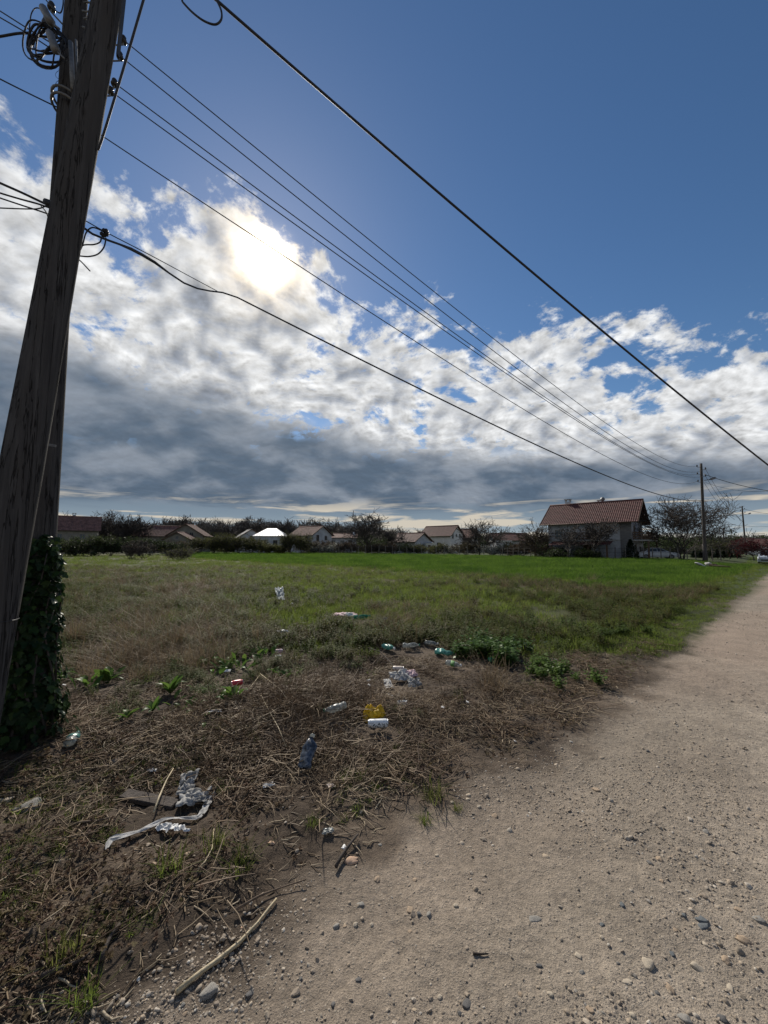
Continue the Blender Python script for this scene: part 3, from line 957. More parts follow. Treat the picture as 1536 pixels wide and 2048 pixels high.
def insulator(parent, base, out, name='insulator', s=1.0):
    """bell-shaped insulator on a bent steel hook that sticks out of the pole"""
    base = Vector(base); out = Vector(out)
    e1 = base + out; top = e1 + Vector((0, 0, 0.09 * s))
    hk = MB(); hk.tube([base, base + out * 0.8, e1, e1 + Vector((0, 0, 0.05 * s))], 0.009 * s, 6)
    me = MB(); me.lathe([(0.012 * s, 0), (0.036 * s, 0.004 * s), (0.04 * s, 0.022 * s), (0.03 * s, 0.034 * s), (0.034 * s, 0.046 * s), (0.022 * s, 0.06 * s), (0.03 * s, 0.072 * s), (0.02 * s, 0.088 * s), (0.0, 0.092 * s)], 12, off=tuple(e1 + Vector((0, 0, 0.03 * s))))
    ins = me.build(name, M['porcelain'], parent, True)
    hk.build('hook', M['steel'], ins)
    return top


NY = 3.1
BA = P(82, 1060, NY); BB = P(149, 60, NY + 0.12)
back_base = along(BA, BB, 0.0); back_top = along(BA, BB, 8.2)
FA = P(-25, 1300, 2.50); FB = P(193, 120, 2.86)
front_base = along(FA, FB, 0.0); front_top = along(FA, FB, 7.4)

back = empty('utility_pole', back_base)
tag(back, 'upright weathered wooden utility pole with ivy climbing its foot', 'utility pole')
front = empty('bracing_pole', front_base)
tag(front, 'thick grey wooden bracing pole leaning to the right at the left edge', 'utility pole')


def rel(o, q):
    return Vector(q) - o.location


pole_shaft('shaft', rel(back, back_base + Vector((0, 0, -0.3))), rel(back, back_top), 0.108, 0.080, back, M['wood'], 3)
pole_shaft('shaft', rel(front, along(front_base, front_top, -0.3)), rel(front, front_top), 0.124, 0.098, front, M['wood'], 8)

# fittings where the two poles meet
c = MB()
q0 = P(141, 85, NY - 0.10); q1 = P(146, 180, NY - 0.12)
c.tube([rel(back, q0), rel(back, q1)], 0.019, 10)
c.build('conduit', M['steel'], back, True)
c = MB()
q0 = P(152, 80, NY - 0.12); q1 = P(155, 172, NY - 0.14)
c.tube([rel(back, q0), rel(back, q1)], 0.008, 8)
c.build('rod', M['steel'], back, True)
for py in (155, 170):
    c = MB()
    mid = along(back_base, back_top, P(146, py, NY - 0.1).z)
    ring = []
    for j in range(13):
        an = math.pi * (0.95 + 1.1 * j / 12)
        ring.append(rel(back, mid + Vector((math.cos(an) * 0.118, math.sin(an) * 0.135, -0.012 * math.sin(an)))))
    c.tube(ring, 0.011, 6)
    c.build('steel_band', M['steel'], back, True)
c = MB()
c.bar(rel(front, P(250, -20, 2.86)), rel(front, P(236, 112, 2.90)), 0.012, 0.03)
c.build('flat_strap', M['wire'], front)
c = MB()
a0 = P(176, 60, NY - 0.03); a1 = P(200, 75, 2.95)
c.tube([rel(back, a0), rel(back, a1)], 0.012, 8)
c.build('through_bolt', M['steel'], back, True)
for py in (20, 52):
    c = MB()
    h = P(170, py, NY)
    pts = [rel(back, h + Vector((0.06 * math.sin(t) + 0.03, -0.02, 0.05 * math.cos(t)))) for t in np.linspace(-0.5, 3.8, 10)]
    c.tube(pts, 0.008, 6)
    c.build('bent_hook', M['steel'], back, True)
# knot hole and ring of wire round the leaning pole
c = MB()
kp = along(front_base, front_top, P(8, 1195, 2.45).z)
ring = []
for j in range(25):
    an = 2 * math.pi * j / 24
    ring.append(rel(front, along(front_base, front_top, P(8, 1245, 2.45).z) + Vector((math.cos(an) * 0.123, math.sin(an) * 0.123, 0.0))))
c.tube(ring, 0.0025, 5, cap=False)
c.build('wire_ring', M['wire'], front, True)

MB().box(-0.022, 0.022, -0.004, 0.004, -0.010, 0.010).build('number_plate', M['steel'], back, loc=rel(back, P(105, 891, NY - 0.118)), rot=(0, 0.06, 0.65))
# insulators on the right side, seen between the cables
wire_start = []
for px, py in ((247, 80), (240, 112), (229, 166), (221, 182)):
    tgt = P(px, py, 3.2)
    axis_pt = along(back_base, back_top, tgt.z - 0.05)
    out = Vector((tgt.x - axis_pt.x, tgt.y - axis_pt.y, 0))
    top = insulator(back, rel(back, axis_pt + Vector((0, 0, 0.0))), out, s=0.75)
    wire_start.append(tgt)
for px, py in ((103, 14), (92, 46)):
    tgt = P(px, py, 3.05)
    axis_pt = along(back_base, back_top, tgt.z - 0.05)
    insulator(back, rel(back, axis_pt), Vector((tgt.x - axis_pt.x, tgt.y - axis_pt.y, 0)), s=0.8)

# far poles along the track
far_attach = {}


def far_pole(px, base_py_Y, top_py, lean, label, arms, lamp, parent_name='street_pole'):
    Y = base_py_Y
    b = P(px, 1093, Y); b.z = 0
    top = P(px + lean, top_py, Y)
    o = empty('utility_pole', (b.x, b.y, 0))
    tag(o, label, 'utility pole', 'poles along the track')
    pole_shaft('shaft', (0, 0, -1.0), (top.x - b.x, 0, top.z), 0.17, 0.12, o, M['wood_far'], px, 12, 10)
    tops = []
    for (ppx, ppy) in arms:
        tgt = P(ppx, ppy, Y)
        ax = Vector((b.x + (top.x - b.x) * tgt.z / top.z, Y, tgt.z - 0.08))
        insulator(o, ax - Vector((b.x, b.y, 0)), Vector((tgt.x - ax.x, 0, 0)), s=2.2)
        tops.append(tgt)
    if lamp:
        (l0, l1, l2) = [P(x_, y_, Y - 0.4) - Vector((b.x, b.y, 0)) for x_, y_ in lamp]
        MB().tube([l0, l1], 0.035, 8).build('lamp_arm', M['steel'], o, True)
        h = MB()
        dv = (l2 - l1)
        pts = [l1, l1 + dv * 0.3, l1 + dv * 0.8, l2]
        h.tube(pts, [0.05, 0.13, 0.12, 0.05], 10)
        h.build('lamp_head', M['steel'], o, True)
    return o, b, top, tops


fp1, fb1, ft1, fa1 = far_pole(1408, 42, 927, -6, 'tall dark wooden pole with six insulators and a street lamp beside the bare tree',
                              [(1394, 933), (1395, 948), (1396, 963), (1411, 938), (1411, 952)], [(1408, 961), (1419, 959), (1432, 955)])
MB().tube([(0, 0, 0), (0.05, 0, 0.4), (0, 0, 1.9)], [0.26, 0.22, 0.17], 10).build('footing', M['wood_far'], fp1, True)
fp2, fb2, ft2, fa2 = far_pole(1491, 80, 1012, -7, 'farther dark pole with a small lamp arm above the red-leaved tree',
                              [(1480, 1014), (1481, 1022), (1489, 1018), (1490, 1025), (1482, 1031)], [(1488, 1029), (1496, 1028), (1502, 1026)])
fp3, fb3, ft3, fa3 = far_pole(1446, 92, 1055, 1, 'short thin pole seen between the tall pole and the red-leaved tree',
                              [(1443, 1058), (1450, 1058)], None)
fp4, fb4, ft4, fa4 = far_pole(1421, 110, 1067, 0, 'thinnest far-off pole just right of the tall lamp pole', [(1418, 1070)], None)


# ---- overhead wires
def project(q):
    x, y, z = q[0], q[1], q[2] - CAM_H
    cz = y * math.cos(PITCH) + z * math.sin(PITCH); cy = -y * math.sin(PITCH) + z * math.cos(PITCH)
    return 768 + FPX * x / cz, 1024 - FPX * cy / cz


def sag_for(a, b, via):
    """how far the span hangs through, read from one point it passes"""
    best = None
    for t in np.linspace(0.002, 0.998, 1500):
        q = Vector(a).lerp(Vector(b), t); pr = project(q)
        if best is None or abs(pr[0] - via[0]) < best[0]: best = (abs(pr[0] - via[0]), t, q)
    t, q = best[1], best[2]
    want = P(via[0], via[1], q.y).z
    return (q.z - want) / (4 * t * (1 - t))


def span(a, b, sag, n=60, ease=2.0):
    out = []
    for i in range(n + 1):
        t = (i / n) ** ease
        q = Vector(a).lerp(Vector(b), t); q.z -= 4 * sag * t * (1 - t)
        out.append(q)
    return out


def smooth_path(pts, k=6):
    out = []
    for i in range(len(pts) - 1):
        a, b, c_, d = pts[max(i - 1, 0)], pts[i], pts[i + 1], pts[min(i + 2, len(pts) - 1)]
        for j in range(k):
            t = j / k
            out.append(0.5 * ((2 * b) + (c_ - a) * t + (2 * a - 5 * b + 4 * c_ - d) * t * t + (3 * b - a - 3 * c_ + d) * t * t * t))
    return out + [pts[-1]]


def wire(name, label, pts, r, mat=None, n=6, cat='cable', group=None):
    pts = [Vector(q) for q in pts]
    if len(pts) < 20 and not hasattr(r, '__len__'):
        pts = smooth_path(pts)
        if project(pts[0])[0] < -20: pts = [pts[0] + (pts[0] - pts[3]).normalized() * 22] + pts     # runs on to the next pole
    o = pts[0].copy()
    mb = MB(); mb.tube([q - o for q in pts], r, n)
    ob = mb.build(name, mat or M['wire'], None, True, loc=o)
    return tag(ob, label, cat, group)


vias = [(900, 610), (900, 636), (900, 661), (900, 670)]
ends = [P(1394, 932, 42), P(1411, 938, 42), P(1395, 948, 42), P(1411, 951, 42)]
wl = ['topmost of the thin wires strung from the leaning poles to the far pole', 'second thin wire from the top running to the far pole',
      'third thin wire from the top, close above its twin', 'fourth thin wire from the top, close below its twin']
for i in range(4):
    a, b = wire_start[i], ends[i]
    rr = np.linspace(0.0045, 0.014, 61)
    wire('overhead_wire', wl[i], span(a, b, sag_for(a, b, vias[i])), list(rr), group='thin overhead wires')
w5a = P(128, 221, 3.25); w5b = P(1396, 962, 42)
wire('overhead_wire', 'lowest thin wire crossing in front of the sun', span(w5a, w5b, sag_for(w5a, w5b, (900, 727))), list(np.linspace(0.0045, 0.014, 61)), group='thin overhead wires')
wire('overhead_wire', 'thin wire leaving the left edge below the cable coil', [P(-60, 126, 2.7), P(0, 158, 2.85), P(62, 189, 3.05), w5a], 0.0055, group='thin wires at the left edge')
wire('overhead_wire', 'upper of two thin wires from the left edge to the coil', [P(-60, -16, 3.0), P(0, 22, 3.0), P(60, 60, 3.05), P(112, 92, 3.1)], 0.005, group='thin wires at the left edge')
wire('overhead_wire', 'lower of two thin wires from the left edge to the coil', [P(-60, 0, 3.0), P(0, 35, 3.0), P(60, 70, 3.05), P(112, 104, 3.1)], 0.005, group='thin wires at the left edge')

# heavy black cable over the track, with its drip loop
ca, cb = P(405, -24, 3.0), P(1640, 1010, 7.2)
pts = [along(front_base, front_top, 7.1) + Vector((0.1, 0, 0))] + span(ca, cb, sag_for(ca, cb, (1000, 490)), 50, 1.4)
wire('thick_cable', 'thick black cable crossing the blue sky from top left to right edge', pts, 0.0125, M['cable'], 8)
lp = [along(front_base, front_top, 6.6) + Vector((0.1, 0, 0)), P(352, -12, 3.0), P(366, 5, 3.0), P(385, 25, 3.0), P(408, 42, 3.0), P(430, 49, 3.0), P(442, 40, 3.0), P(443, 24, 3.0), P(436, 6, 3.0), P(424, -12, 3.0)]
wire('cable_loop', 'small drooping black loop at the top of the thick cable', lp, 0.0085, M['cable'], 8)
# messenger cable with splice
path = [(150, 446, 3.02), (168, 456, 3.05), (185, 468, 3.1), (212, 479, 3.2), (240, 489, 3.35), (262, 498, 3.5), (285, 510, 3.65), (310, 525, 3.85), (338, 546, 4.05), (368, 566, 4.3), (395, 577, 4.55), (420, 582, 4.8), (445, 585, 5.05), (475, 595, 5.35)]
pp = [P(*q) for q in path]
fa, fb_ = P(475, 595, 5.35), P(1404, 1001, 42)
pp += span(fa, fb_, sag_for(fa, fb_, (900, 808)), 60, 1.7)[1:]
rr = list(np.linspace(0.0095, 0.0105, 14)) + list(np.linspace(0.0105, 0.034, 60))
for i in (5, 6, 7): rr[i] = 0.015
wire('messenger_cable', 'wavy black cable with a thick splice running from leaning pole past the sun', pp, rr, M['cable'], 8)
wire('overhead_wire', 'fine wire just above the wavy spliced cable', [P(150, 432, 3.05), P(168, 440, 3.1), P(215, 466, 3.25), P(300, 510, 3.7), P(380, 553, 4.4), P(436, 583, 4.95)], 0.0045)
wire('guy_cable', 'dark cable slanting down along the right side of the bracing pole', [P(300, -45, 2.55), P(287, 0, 2.55), P(252, 120, 2.6), P(222, 220, 2.63), P(205, 275, 2.66), P(196, 300, 2.68)], 0.0085, M['cable'], 8)
wire('thick_cable', 'thick black cable coming from the left edge to the bracing pole hook', [P(-40, 348, 2.7), P(0, 366, 2.75), P(45, 386, 2.8), P(85, 405, 2.85), P(112, 418, 2.9)], 0.009, M['cable'], 8)
wire('thick_cable', 'middle of the black cables reaching the bracing pole from the left', [P(-40, 372, 2.7), P(0, 386, 2.75), P(40, 398, 2.8), P(80, 409, 2.85), P(110, 420, 2.9)], 0.0065, M['cable'], 8)
wire('thin_cable', 'lower slanting cable reaching the bracing pole from the left', [P(-40, 382, 2.7), P(0, 396, 2.75), P(45, 411, 2.8), P(85, 424, 2.85), P(106, 432, 2.9)], 0.0055, M['cable'], 6)
wire('thin_cable', 'level thin cable reaching the bracing pole from the left', [P(-40, 414, 2.7), P(0, 416, 2.75), P(60, 418, 2.8), P(82, 416, 2.85), P(98, 408, 2.9)], 0.0045, M['cable'], 6)
wire('cable_tail', 'short cable tail bending down the left side of the bracing pole', [P(82, 412, 2.72), P(92, 424, 2.72), P(97, 440, 2.74), P(96, 455, 2.8)], 0.004, M['cable'], 6)
c = MB(); c.lathe([(0.0, -0.03), (0.022, -0.028), (0.026, 0.0), (0.018, 0.02), (0.024, 0.03), (0.0, 0.045)], 10, 'x')
tag(c.build('cable_clamp', M['cable'], None, True, loc=P(97, 406, 2.8), rot=(0, 0.5, 0)), 'small dark clamp holding the cables at the left of the bracing pole', 'clamp')

# connector with jumper loops on the right of the bracing pole
cc = P(209, 466, 3.1)
cn = empty('cable_connector', cc); tag(cn, 'black clustered cable connector with loops beside the bracing pole', 'connector')
c = MB()
for j in range(7):
    an = j * 2.4; c.lathe([(0.0, -0.018), (0.014, -0.012), (0.016, 0.006), (0.008, 0.016), (0.0, 0.018)], 8, 'z', (0.022 * math.cos(an), 0.01 * math.sin(an), 0.016 * math.sin(an * 1.7)))
c.build('body', M['cable'], cn, True)
for pts in ([(205, 462), (185, 455), (172, 466), (165, 490), (155, 510), (148, 520)], [(203, 474), (200, 484), (188, 489), (168, 490), (155, 497)], [(212, 476), (208, 494), (196, 508), (178, 513), (160, 512)], [(152, 514), (165, 526), (180, 542)]):
    MB().tube(smooth_path([P(x_, y_, 3.02) - cc for x_, y_ in pts]), 0.0055, 6).build('jumper', M['cable'], cn, True)

# coil of spare cable on the left
cl = P(92, 86, 2.98)
co = empty('cable_coil', cl); tag(co, 'round coil of spare black cable hanging left of the poles', 'cable coil')
r_ = np.random.default_rng(5)
for k in range(9):
    ax, az = 0.158 * r_.uniform(0.72, 1.08), 0.178 * r_.uniform(0.78, 1.05); ox, oz, oy = r_.normal(0, 0.02, 3); ph = r_.uniform(0, 6.28)
    pts = [(ox + ax * math.cos(t) * 1.0 + 0.02 * math.sin(3 * t + ph), oy + 0.03 * math.sin(2 * t + ph), oz + az * math.sin(t)) for t in np.linspace(0, 6.283, 33)]
    MB().tube(pts, 0.006 if k % 3 else 0.0085, 6, cap=False).build('loop', M['cable'], co, True)
wire('thick_cable', 'thick black cable from the left edge into the coil', [P(-50, 80, 2.95), P(0, 73, 2.95), P(35, 67, 2.95), P(62, 66, 2.97)], 0.009, M['cable'], 8)
for (x0, y0, x1, y1, lb) in ((84, 12, 103, 47, 'upper grey tension clamp above the cable coil'), (98, 62, 113, 104, 'lower grey tension clamp in front of the cable coil')):
    a, b = P(x0, y0, 2.9), P(x1, y1, 2.9)
    tc = empty('tension_clamp', a); tag(tc, lb, 'clamp')
    v = b - a
    MB().tube([v * 0, v * 0.15, v * 0.5, v * 0.9, v], [0.016, 0.032, 0.03, 0.036, 0.02], 10).build('wedge_body', M['steel'], tc, True)
    MB().tube([v * 0.95, v * 1.1 + Vector((0.02, 0, 0)), v * 1.25 + Vector((0.05, 0, -0.01))], 0.007, 6).build('bail', M['steel'], tc, True)
wire('cable_tail', 'thin cable arching over the top of the coil', [P(58, 70, 2.95), P(62, 30, 2.95), P(72, 16, 2.95), P(86, 20, 2.92)], 0.0045, M['cable'], 6)
wire('cable_tail', 'thin cable curling from the top edge to the upright pole', [P(84, -10, 3.0), P(104, 14, 3.0), P(120, 26, 3.0), P(126, 10, 3.02), P(126, -10, 3.02)], 0.005, M['cable'], 6)
sp = [P(116 + 5 * math.sin(t), 135 + 3.1 * t + 2.5 * math.cos(t), 2.98) for t in np.linspace(0, 16, 60)]
wire('curled_wire', 'thin springy wire dangling below the cable coil', sp, 0.0018, M['wire'], 4)

# spans beyond the far pole
def far_wire(label, a, b, sag, r0=0.016, r1=0.03, group='wires beyond the tall lamp pole'):
    wire('overhead_wire', label, span(a, b, sag, 24, 1.0), list(np.linspace(r0, r1, 25)), group=group)


far_wire('bundled service cable going right from the tall lamp pole', P(1407, 948, 42), P(1560, 985, 36), 0.25, 0.03, 0.03)
far_wire('lower thin service wire going right from the tall lamp pole', P(1408, 964, 42), P(1560, 980, 36), 0.5, 0.014, 0.014)
for i, (x0, y0, x1, y1) in enumerate(((1411, 938, 1481, 1014), (1411, 952, 1481, 1022), (1408, 965, 1482, 1031), (1410, 1004, 1486, 1050))):
    far_wire(['topmost', 'second', 'third', 'lowest'][i] + ' of the wires sagging between the two lamp poles', P(x0, y0, 42), P(x1, y1, 80), 1.6 if i < 3 else 1.0)
far_wire('upper wire leaving the farther lamp pole to the right', P(1489, 1018, 80), P(1560, 1028, 74), 0.3, 0.03, 0.03)
far_wire('lower wire leaving the farther lamp pole to the right', P(1490, 1052, 80), P(1560, 1051, 74), 0.2, 0.025, 0.025)
far_wire('wire sagging from farther lamp pole to the short thin pole', P(1486, 1040, 80), P(1448, 1078, 92), 0.5, 0.025, 0.025)

# ------------------------------------------------------------------ houses
def rib_roof(L, run, rise, pitch_w=0.24, course=0.36, amp=0.035):
    """one roof slope: clay tiles in columns and stepped courses; x along the ridge, y from eave (0) to ridge (run)"""
    nc = max(4, int(L / pitch_w)); sl = math.hypot(run, rise); nr = max(3, int(sl / course))
    xs = []
    for i in range(nc):
        for k, h in ((0.0, 0.0), (0.3, 1.0), (0.6, 0.7), (0.85, 0.0)): xs.append((-L / 2 + L * (i + k) / nc, h * amp))
    xs.append((L / 2, 0.0))
    n = len(xs); V = []; F = []
    ny_, nz_ = -rise / sl, run / sl
    for r in range(nr):
        for (t, off) in ((r / nr, 0.032), ((r + 1) / nr, 0.0)):
            for x, h in xs:
                o = h + off
                V.append((x, run * t + ny_ * o, rise * t + nz_ * o))
    for r in range(nr):
        b = r * 2 * n
        for i in range(n - 1): F.append((b + i, b + i + 1, b + n + i + 1, b + n + i))
        if r < nr - 1:
            for i in range(n - 1): F.append((b + n + i, b + n + i + 1, b + 2 * n + i + 1, b + 2 * n + i))
    return V, F


def window(parent, c, w, h, n, mat_f=None, sill=True, panes=2):
    """c: centre on the wall, n: outward direction in plan"""
    n = Vector((n[0], n[1], 0)).normalized(); t = Vector((-n.y, n.x, 0)); c = Vector(c); up = Vector((0, 0, 1))
    def slab(mb, a0, a1, z0, z1, d0, d1):
        vs = []
        for d in (d0, d1):
            for a, z in ((a0, z0), (a1, z0), (a1, z1), (a0, z1)): vs.append(c + t * a + up * z + n * d)
        mb.add(vs, [(3, 2, 1, 0), (4, 5, 6, 7), (0, 1, 5, 4), (1, 2, 6, 5), (2, 3, 7, 6), (3, 0, 4, 7)])
    fw = 0.07
    mb = MB()
    slab(mb, -w / 2, w / 2, h / 2 - fw, h / 2, -0.05, 0.05); slab(mb, -w / 2, w / 2, -h / 2, -h / 2 + fw, -0.05, 0.05)
    slab(mb, -w / 2, -w / 2 + fw, -h / 2 + fw, h / 2 - fw, -0.05, 0.047); slab(mb, w / 2 - fw, w / 2, -h / 2 + fw, h / 2 - fw, -0.05, 0.047)
    for k in range(1, panes): slab(mb, -w / 2 + w * k / panes - 0.03, -w / 2 + w * k / panes + 0.03, -h / 2 + fw, h / 2 - fw, -0.05, 0.04)
    f = mb.build('window', mat_f or M['frame'], parent)
    for k in range(panes):
        mb = MB(); slab(mb, -w / 2 + w * k / panes + 0.035, -w / 2 + w * (k + 1) / panes - 0.035, -h / 2 + fw, h / 2 - fw, -0.04, 0.012)
        mb.build('pane', M['glass'], f)
    if sill:
        mb = MB(); slab(mb, -w / 2 - 0.06, w / 2 + 0.06, -h / 2 - 0.06, -h / 2 - 0.003, -0.02, 0.12)
        mb.build('sill', M['concrete'], f)
    return f


def gable_house(label, loc, rz, L, Dp, eave, ridge, wall, tile, wins=(), chimneys=(), over=(0.5, 0.5), pw=0.3, course=0.4, cat='house', name='house', roof_name='roof', band=None):
    """ridge along local x; wins: (side, position, z, w, h) with side f/b/l/r"""
    o = empty(name, loc, rz); tag(o, label, cat)
    hx, hy = L / 2, Dp / 2
    run = hy + over[1]; slope = (ridge - eave) / run
    wz = eave + over[1] * slope
    mb = MB()
    rz_w = ridge - 0.10
    prof = [(-hy, -0.3), (hy, -0.3), (hy, wz - 0.12), (0, rz_w - 0.02), (-hy, wz - 0.12)]
    vs = [(-hx, a, b) for a, b in prof] + [(hx, a, b) for a, b in prof]
    mb.add(vs, [(0, 1, 2, 3, 4), (9, 8, 7, 6, 5), (0, 5, 6, 1), (1, 6, 7, 2), (2, 7, 8, 3), (3, 8, 9, 4), (4, 9, 5, 0)])
    mb.build('wall', wall, o)
    LL = L + 2 * over[0]
    rf = empty('roof', (0, 0, 0)); COL.objects.unlink(rf); bpy.data.objects.remove(rf)
    V, F = rib_roof(LL, run, ridge - eave, pw, course)
    mb = MB()
    mb.add([(x, y - run, z + eave) for x, y, z in V], F)
    mb.add([(-x, run - y, z + eave) for x, y, z in V], F)
    # underside boards close the roof
    th = 0.10
    mb.add([(-LL / 2, -run, eave - th), (LL / 2, -run, eave - th), (LL / 2, 0, ridge - th), (-LL / 2, 0, ridge - th), (-LL / 2, run, eave - th), (LL / 2, run, eave - th)], [(0, 3, 2, 1), (3, 4, 5, 2)])
    roof = mb.build(roof_name, tile, o)
    rc = MB(); rc.tube([(-LL / 2, 0, ridge + 0.03), (LL / 2, 0, ridge + 0.03)], 0.12, 8); rc.build('ridge_tiles', tile, roof, True)
    for sx in (-1, 1):
        bb = MB()
        bb.bar((sx * (LL / 2 - 0.02), -run, eave - 0.03), (sx * (LL / 2 - 0.02), 0, ridge - 0.03), 0.05, 0.2)
        bb.bar((sx * (LL / 2 - 0.02), run, eave - 0.03), (sx * (LL / 2 - 0.02), 0, ridge - 0.03), 0.05, 0.2)
        bb.build('bargeboard', M['timber'], roof)
    for sy in (-1, 1):
        gt = MB(); gt.tube([(-LL / 2, sy * (run + 0.06), eave - 0.05), (LL / 2, sy * (run + 0.06), eave - 0.05)], 0.065, 8); gt.build('gutter', M['timber'], roof, True)
    for (cx, cy, top, w) in chimneys:
        zz = ridge - abs(cy) * slope
        MB().box(cx - w, cx + w, cy - w, cy + w, zz - 0.5, top).build('chimney', M['plaster_grey'], roof)
        cap = MB(); cap.box(cx - w * 1.25, cx + w * 1.25, cy - w * 1.25, cy + w * 1.25, top + 0.28, top + 0.36)
        for a in (-1, 1):
            for b in (-1, 1): cap.box(cx + a * w * 0.85 - 0.05, cx + a * w * 0.85 + 0.05, cy + b * w * 0.85 - 0.05, cy + b * w * 0.85 + 0.05, top + 0.002, top + 0.279)
        cap.build('chimney_cap', M['concrete'], roof)
    for (sd, a, z, w, h) in wins:
        if sd == 'f': window(o, (a, -hy, z), w, h, (0, -1))
        if sd == 'b': window(o, (a, hy, z), w, h, (0, 1))
        if sd == 'l': window(o, (-hx, a, z), w, h, (-1, 0))
        if sd == 'r': window(o, (hx, a, z), w, h, (1, 0))
    return o


# the big house on the right: ridge square to the track
r1 = P(1287, 999, 50.0); r0 = P(1100, 1012, 58.0)
ridge_z = (r1.z + r0.z) / 2
mid = (r1 + r0) / 2
ang = math.atan2(r1.y - r0.y, r1.x - r0.x)
Lr = math.hypot(r1.x - r0.x, r1.y - r0.y)
EV = 4.66; OV = (0.9, 0.7)
HD = 7.6; HL = Lr - 2 * OV[0]
big = gable_house('large two-storey grey house with red tiled roof behind the wheat field', (mid.x, mid.y, 0), ang, HL, HD, EV, ridge_z, M['plaster_grey'], M['tile'],
                  wins=[('f', -3.6, 3.35, 1.0, 1.1), ('f', 0.4, 3.3, 1.2, 1.4), ('f', -3.2, 1.1, 1.3, 1.0), ('r', -2.0, 3.4, 0.9, 1.6), ('r', 1.4, 3.4, 0.9, 1.2), ('r', -1.6, 1.0, 0.9, 1.8), ('r', 1.6, 1.1, 1.1, 1.1)],
                  chimneys=[(-Lr / 2 + 2.5, 0.3, ridge_z + 0.45, 0.34), (0.6, 1.2, ridge_z + 0.1, 0.28)], over=OV, pw=0.235, course=0.36)
hx, hy = HL / 2, HD / 2
M['bay'] = simple('grey_timber', (0.15, 0.145, 0.145), 0.85, var=0.25, scale=3, stretch=(1, 1, 8))
# darker corner bay, string course, porch and balconies
MB().box(hx - 1.25, hx + 0.02, -hy - 0.05, -hy + 0.02, 0.0, EV - 0.1).build('corner_bay', M['bay'], big)
MB().box(-hx - 0.03, hx - 1.26, -hy - 0.05, -hy + 0.02, 2.32, 2.46).build('string_course', M['concrete'], big)


def balcony(parent, x0, x1, y0, y1, z, closed):
    MB().box(x0, x1, y0, y1, z - 0.16, z).build('balcony_floor', M['concrete'], parent)
    segs = []
    if 'f' in closed: segs.append(((x0, y0), (x1, y0)))
    if 'b' in closed: segs.append(((x0, y1), (x1, y1)))
    if 'l' in closed: segs.append(((x0, y0), (x0, y1)))
    if 'r' in closed: segs.append(((x1, y0), (x1, y1)))
    for (a, b) in segs:
        for k in range(4):
            zz = z + 0.18 + 0.24 * k
            MB().bar((a[0], a[1], zz), (b[0], b[1], zz), 0.03, 0.14).build('railing_board', M['timber'], parent)
        n = max(2, int(math.hypot(b[0] - a[0], b[1] - a[1]) / 1.2) + 1)
        for k in range(n):
            f = k / (n - 1); px_ = a[0] + (b[0] - a[0]) * f; py_ = a[1] + (b[1] - a[1]) * f
            MB().box(px_ - 0.045, px_ + 0.045, py_ - 0.045, py_ + 0.045, z, z + 1.02).build('railing_post', M['timber'], parent)


balcony(big, hx + 0.06, hx + 1.7, -hy + 0.4, hy - 0.2, 2.45, 'fbr')
balcony(big, -1.9, 1.5, -hy - 1.25, -hy - 0.06, 2.45, 'flr')
for (px_, py_) in ((hx + 1.6, -hy + 0.5), (hx + 1.6, hy - 0.3)):
    MB().box(px_ - 0.09, px_ + 0.09, py_ - 0.09, py_ + 0.09, -0.1, 2.28).build('pillar', M['timber'], big)
pv = MB()
V, F = rib_roof(7.4, 2.2, 0.5, 0.3, 0.4)
pv.add([(x - 0.6, y - hy - 2.55, z + 1.78) for x, y, z in V], F)
pv.build('porch_roof', M['tile'], big)
for xx in (-3.9, -1.6, 0.6, 2.7):
    MB().box(xx - 0.09, xx + 0.09, -hy - 2.3, -hy - 2.12, -0.1, 1.8).build('porch_post', M['plaster_white'] if xx in (-1.6,) else M['timber'], big)
MB().box(-0.55, 0.45, -hy - 0.04, -hy + 0.02, 0.05, 2.05).build('door', M['timber'], big)
for k in range(9):
    zz = EV + 0.25 + k * 0.30; half = (ridge_z - zz) / ((ridge_z - EV) / (hy + OV[1])) - 0.25
    if half > 0.2: MB().box(hx + 0.01, hx + 0.05, -half, half, zz - 0.125, zz + 0.125).build('gable_board', M['timber'], big)
dv = MB(); dv.lathe([(0.0, 0.0), (0.16, 0.03), (0.3, 0.12), (0.31, 0.125), (0.15, 0.02), (0.0, -0.02)], 14, 'y', (0.95, 0.9, ridge_z + 0.55))
dv.build('roof_vane', M['steel'], big, True)

# houses beyond the field, left to right
gable_house('long house with faded tile roof just right of the leaning poles', P(132, 1093, 84).xy.to_3d(), R(36), 11.0, 7, 5.0, 8.2, M['plaster_cream'], M['tile_old'],
            wins=[('f', 2.8, 3.7, 0.9, 1.2), ('f', -1, 3.7, 0.9, 1.2), ('f', 1.0, 1.5, 1.1, 1.2)], chimneys=[(1.0, 0.3, 8.6, 0.3)])
gable_house('low brown-tiled house left of the double-gabled house', P(318, 1093, 100).xy.to_3d(), R(24), 10.5, 7, 4.2, 6.9, M['plaster_cream'], M['tile_old'], wins=[('f', -2, 2.4, 1.0, 1.2), ('f', 2, 2.4, 1.0, 1.2)])
gable_house('cream house whose tall gable faces the field, left of the hedge', P(380, 1093, 102).xy.to_3d(), R(-78), 9, 8.2, 4.3, 7.3, M['plaster_cream'], M['tile_old'], wins=[('r', 1.4, 4.6, 0.9, 1.2), ('r', -1.2, 4.6, 0.9, 1.2), ('r', 0, 1.6, 1.2, 1.3)])
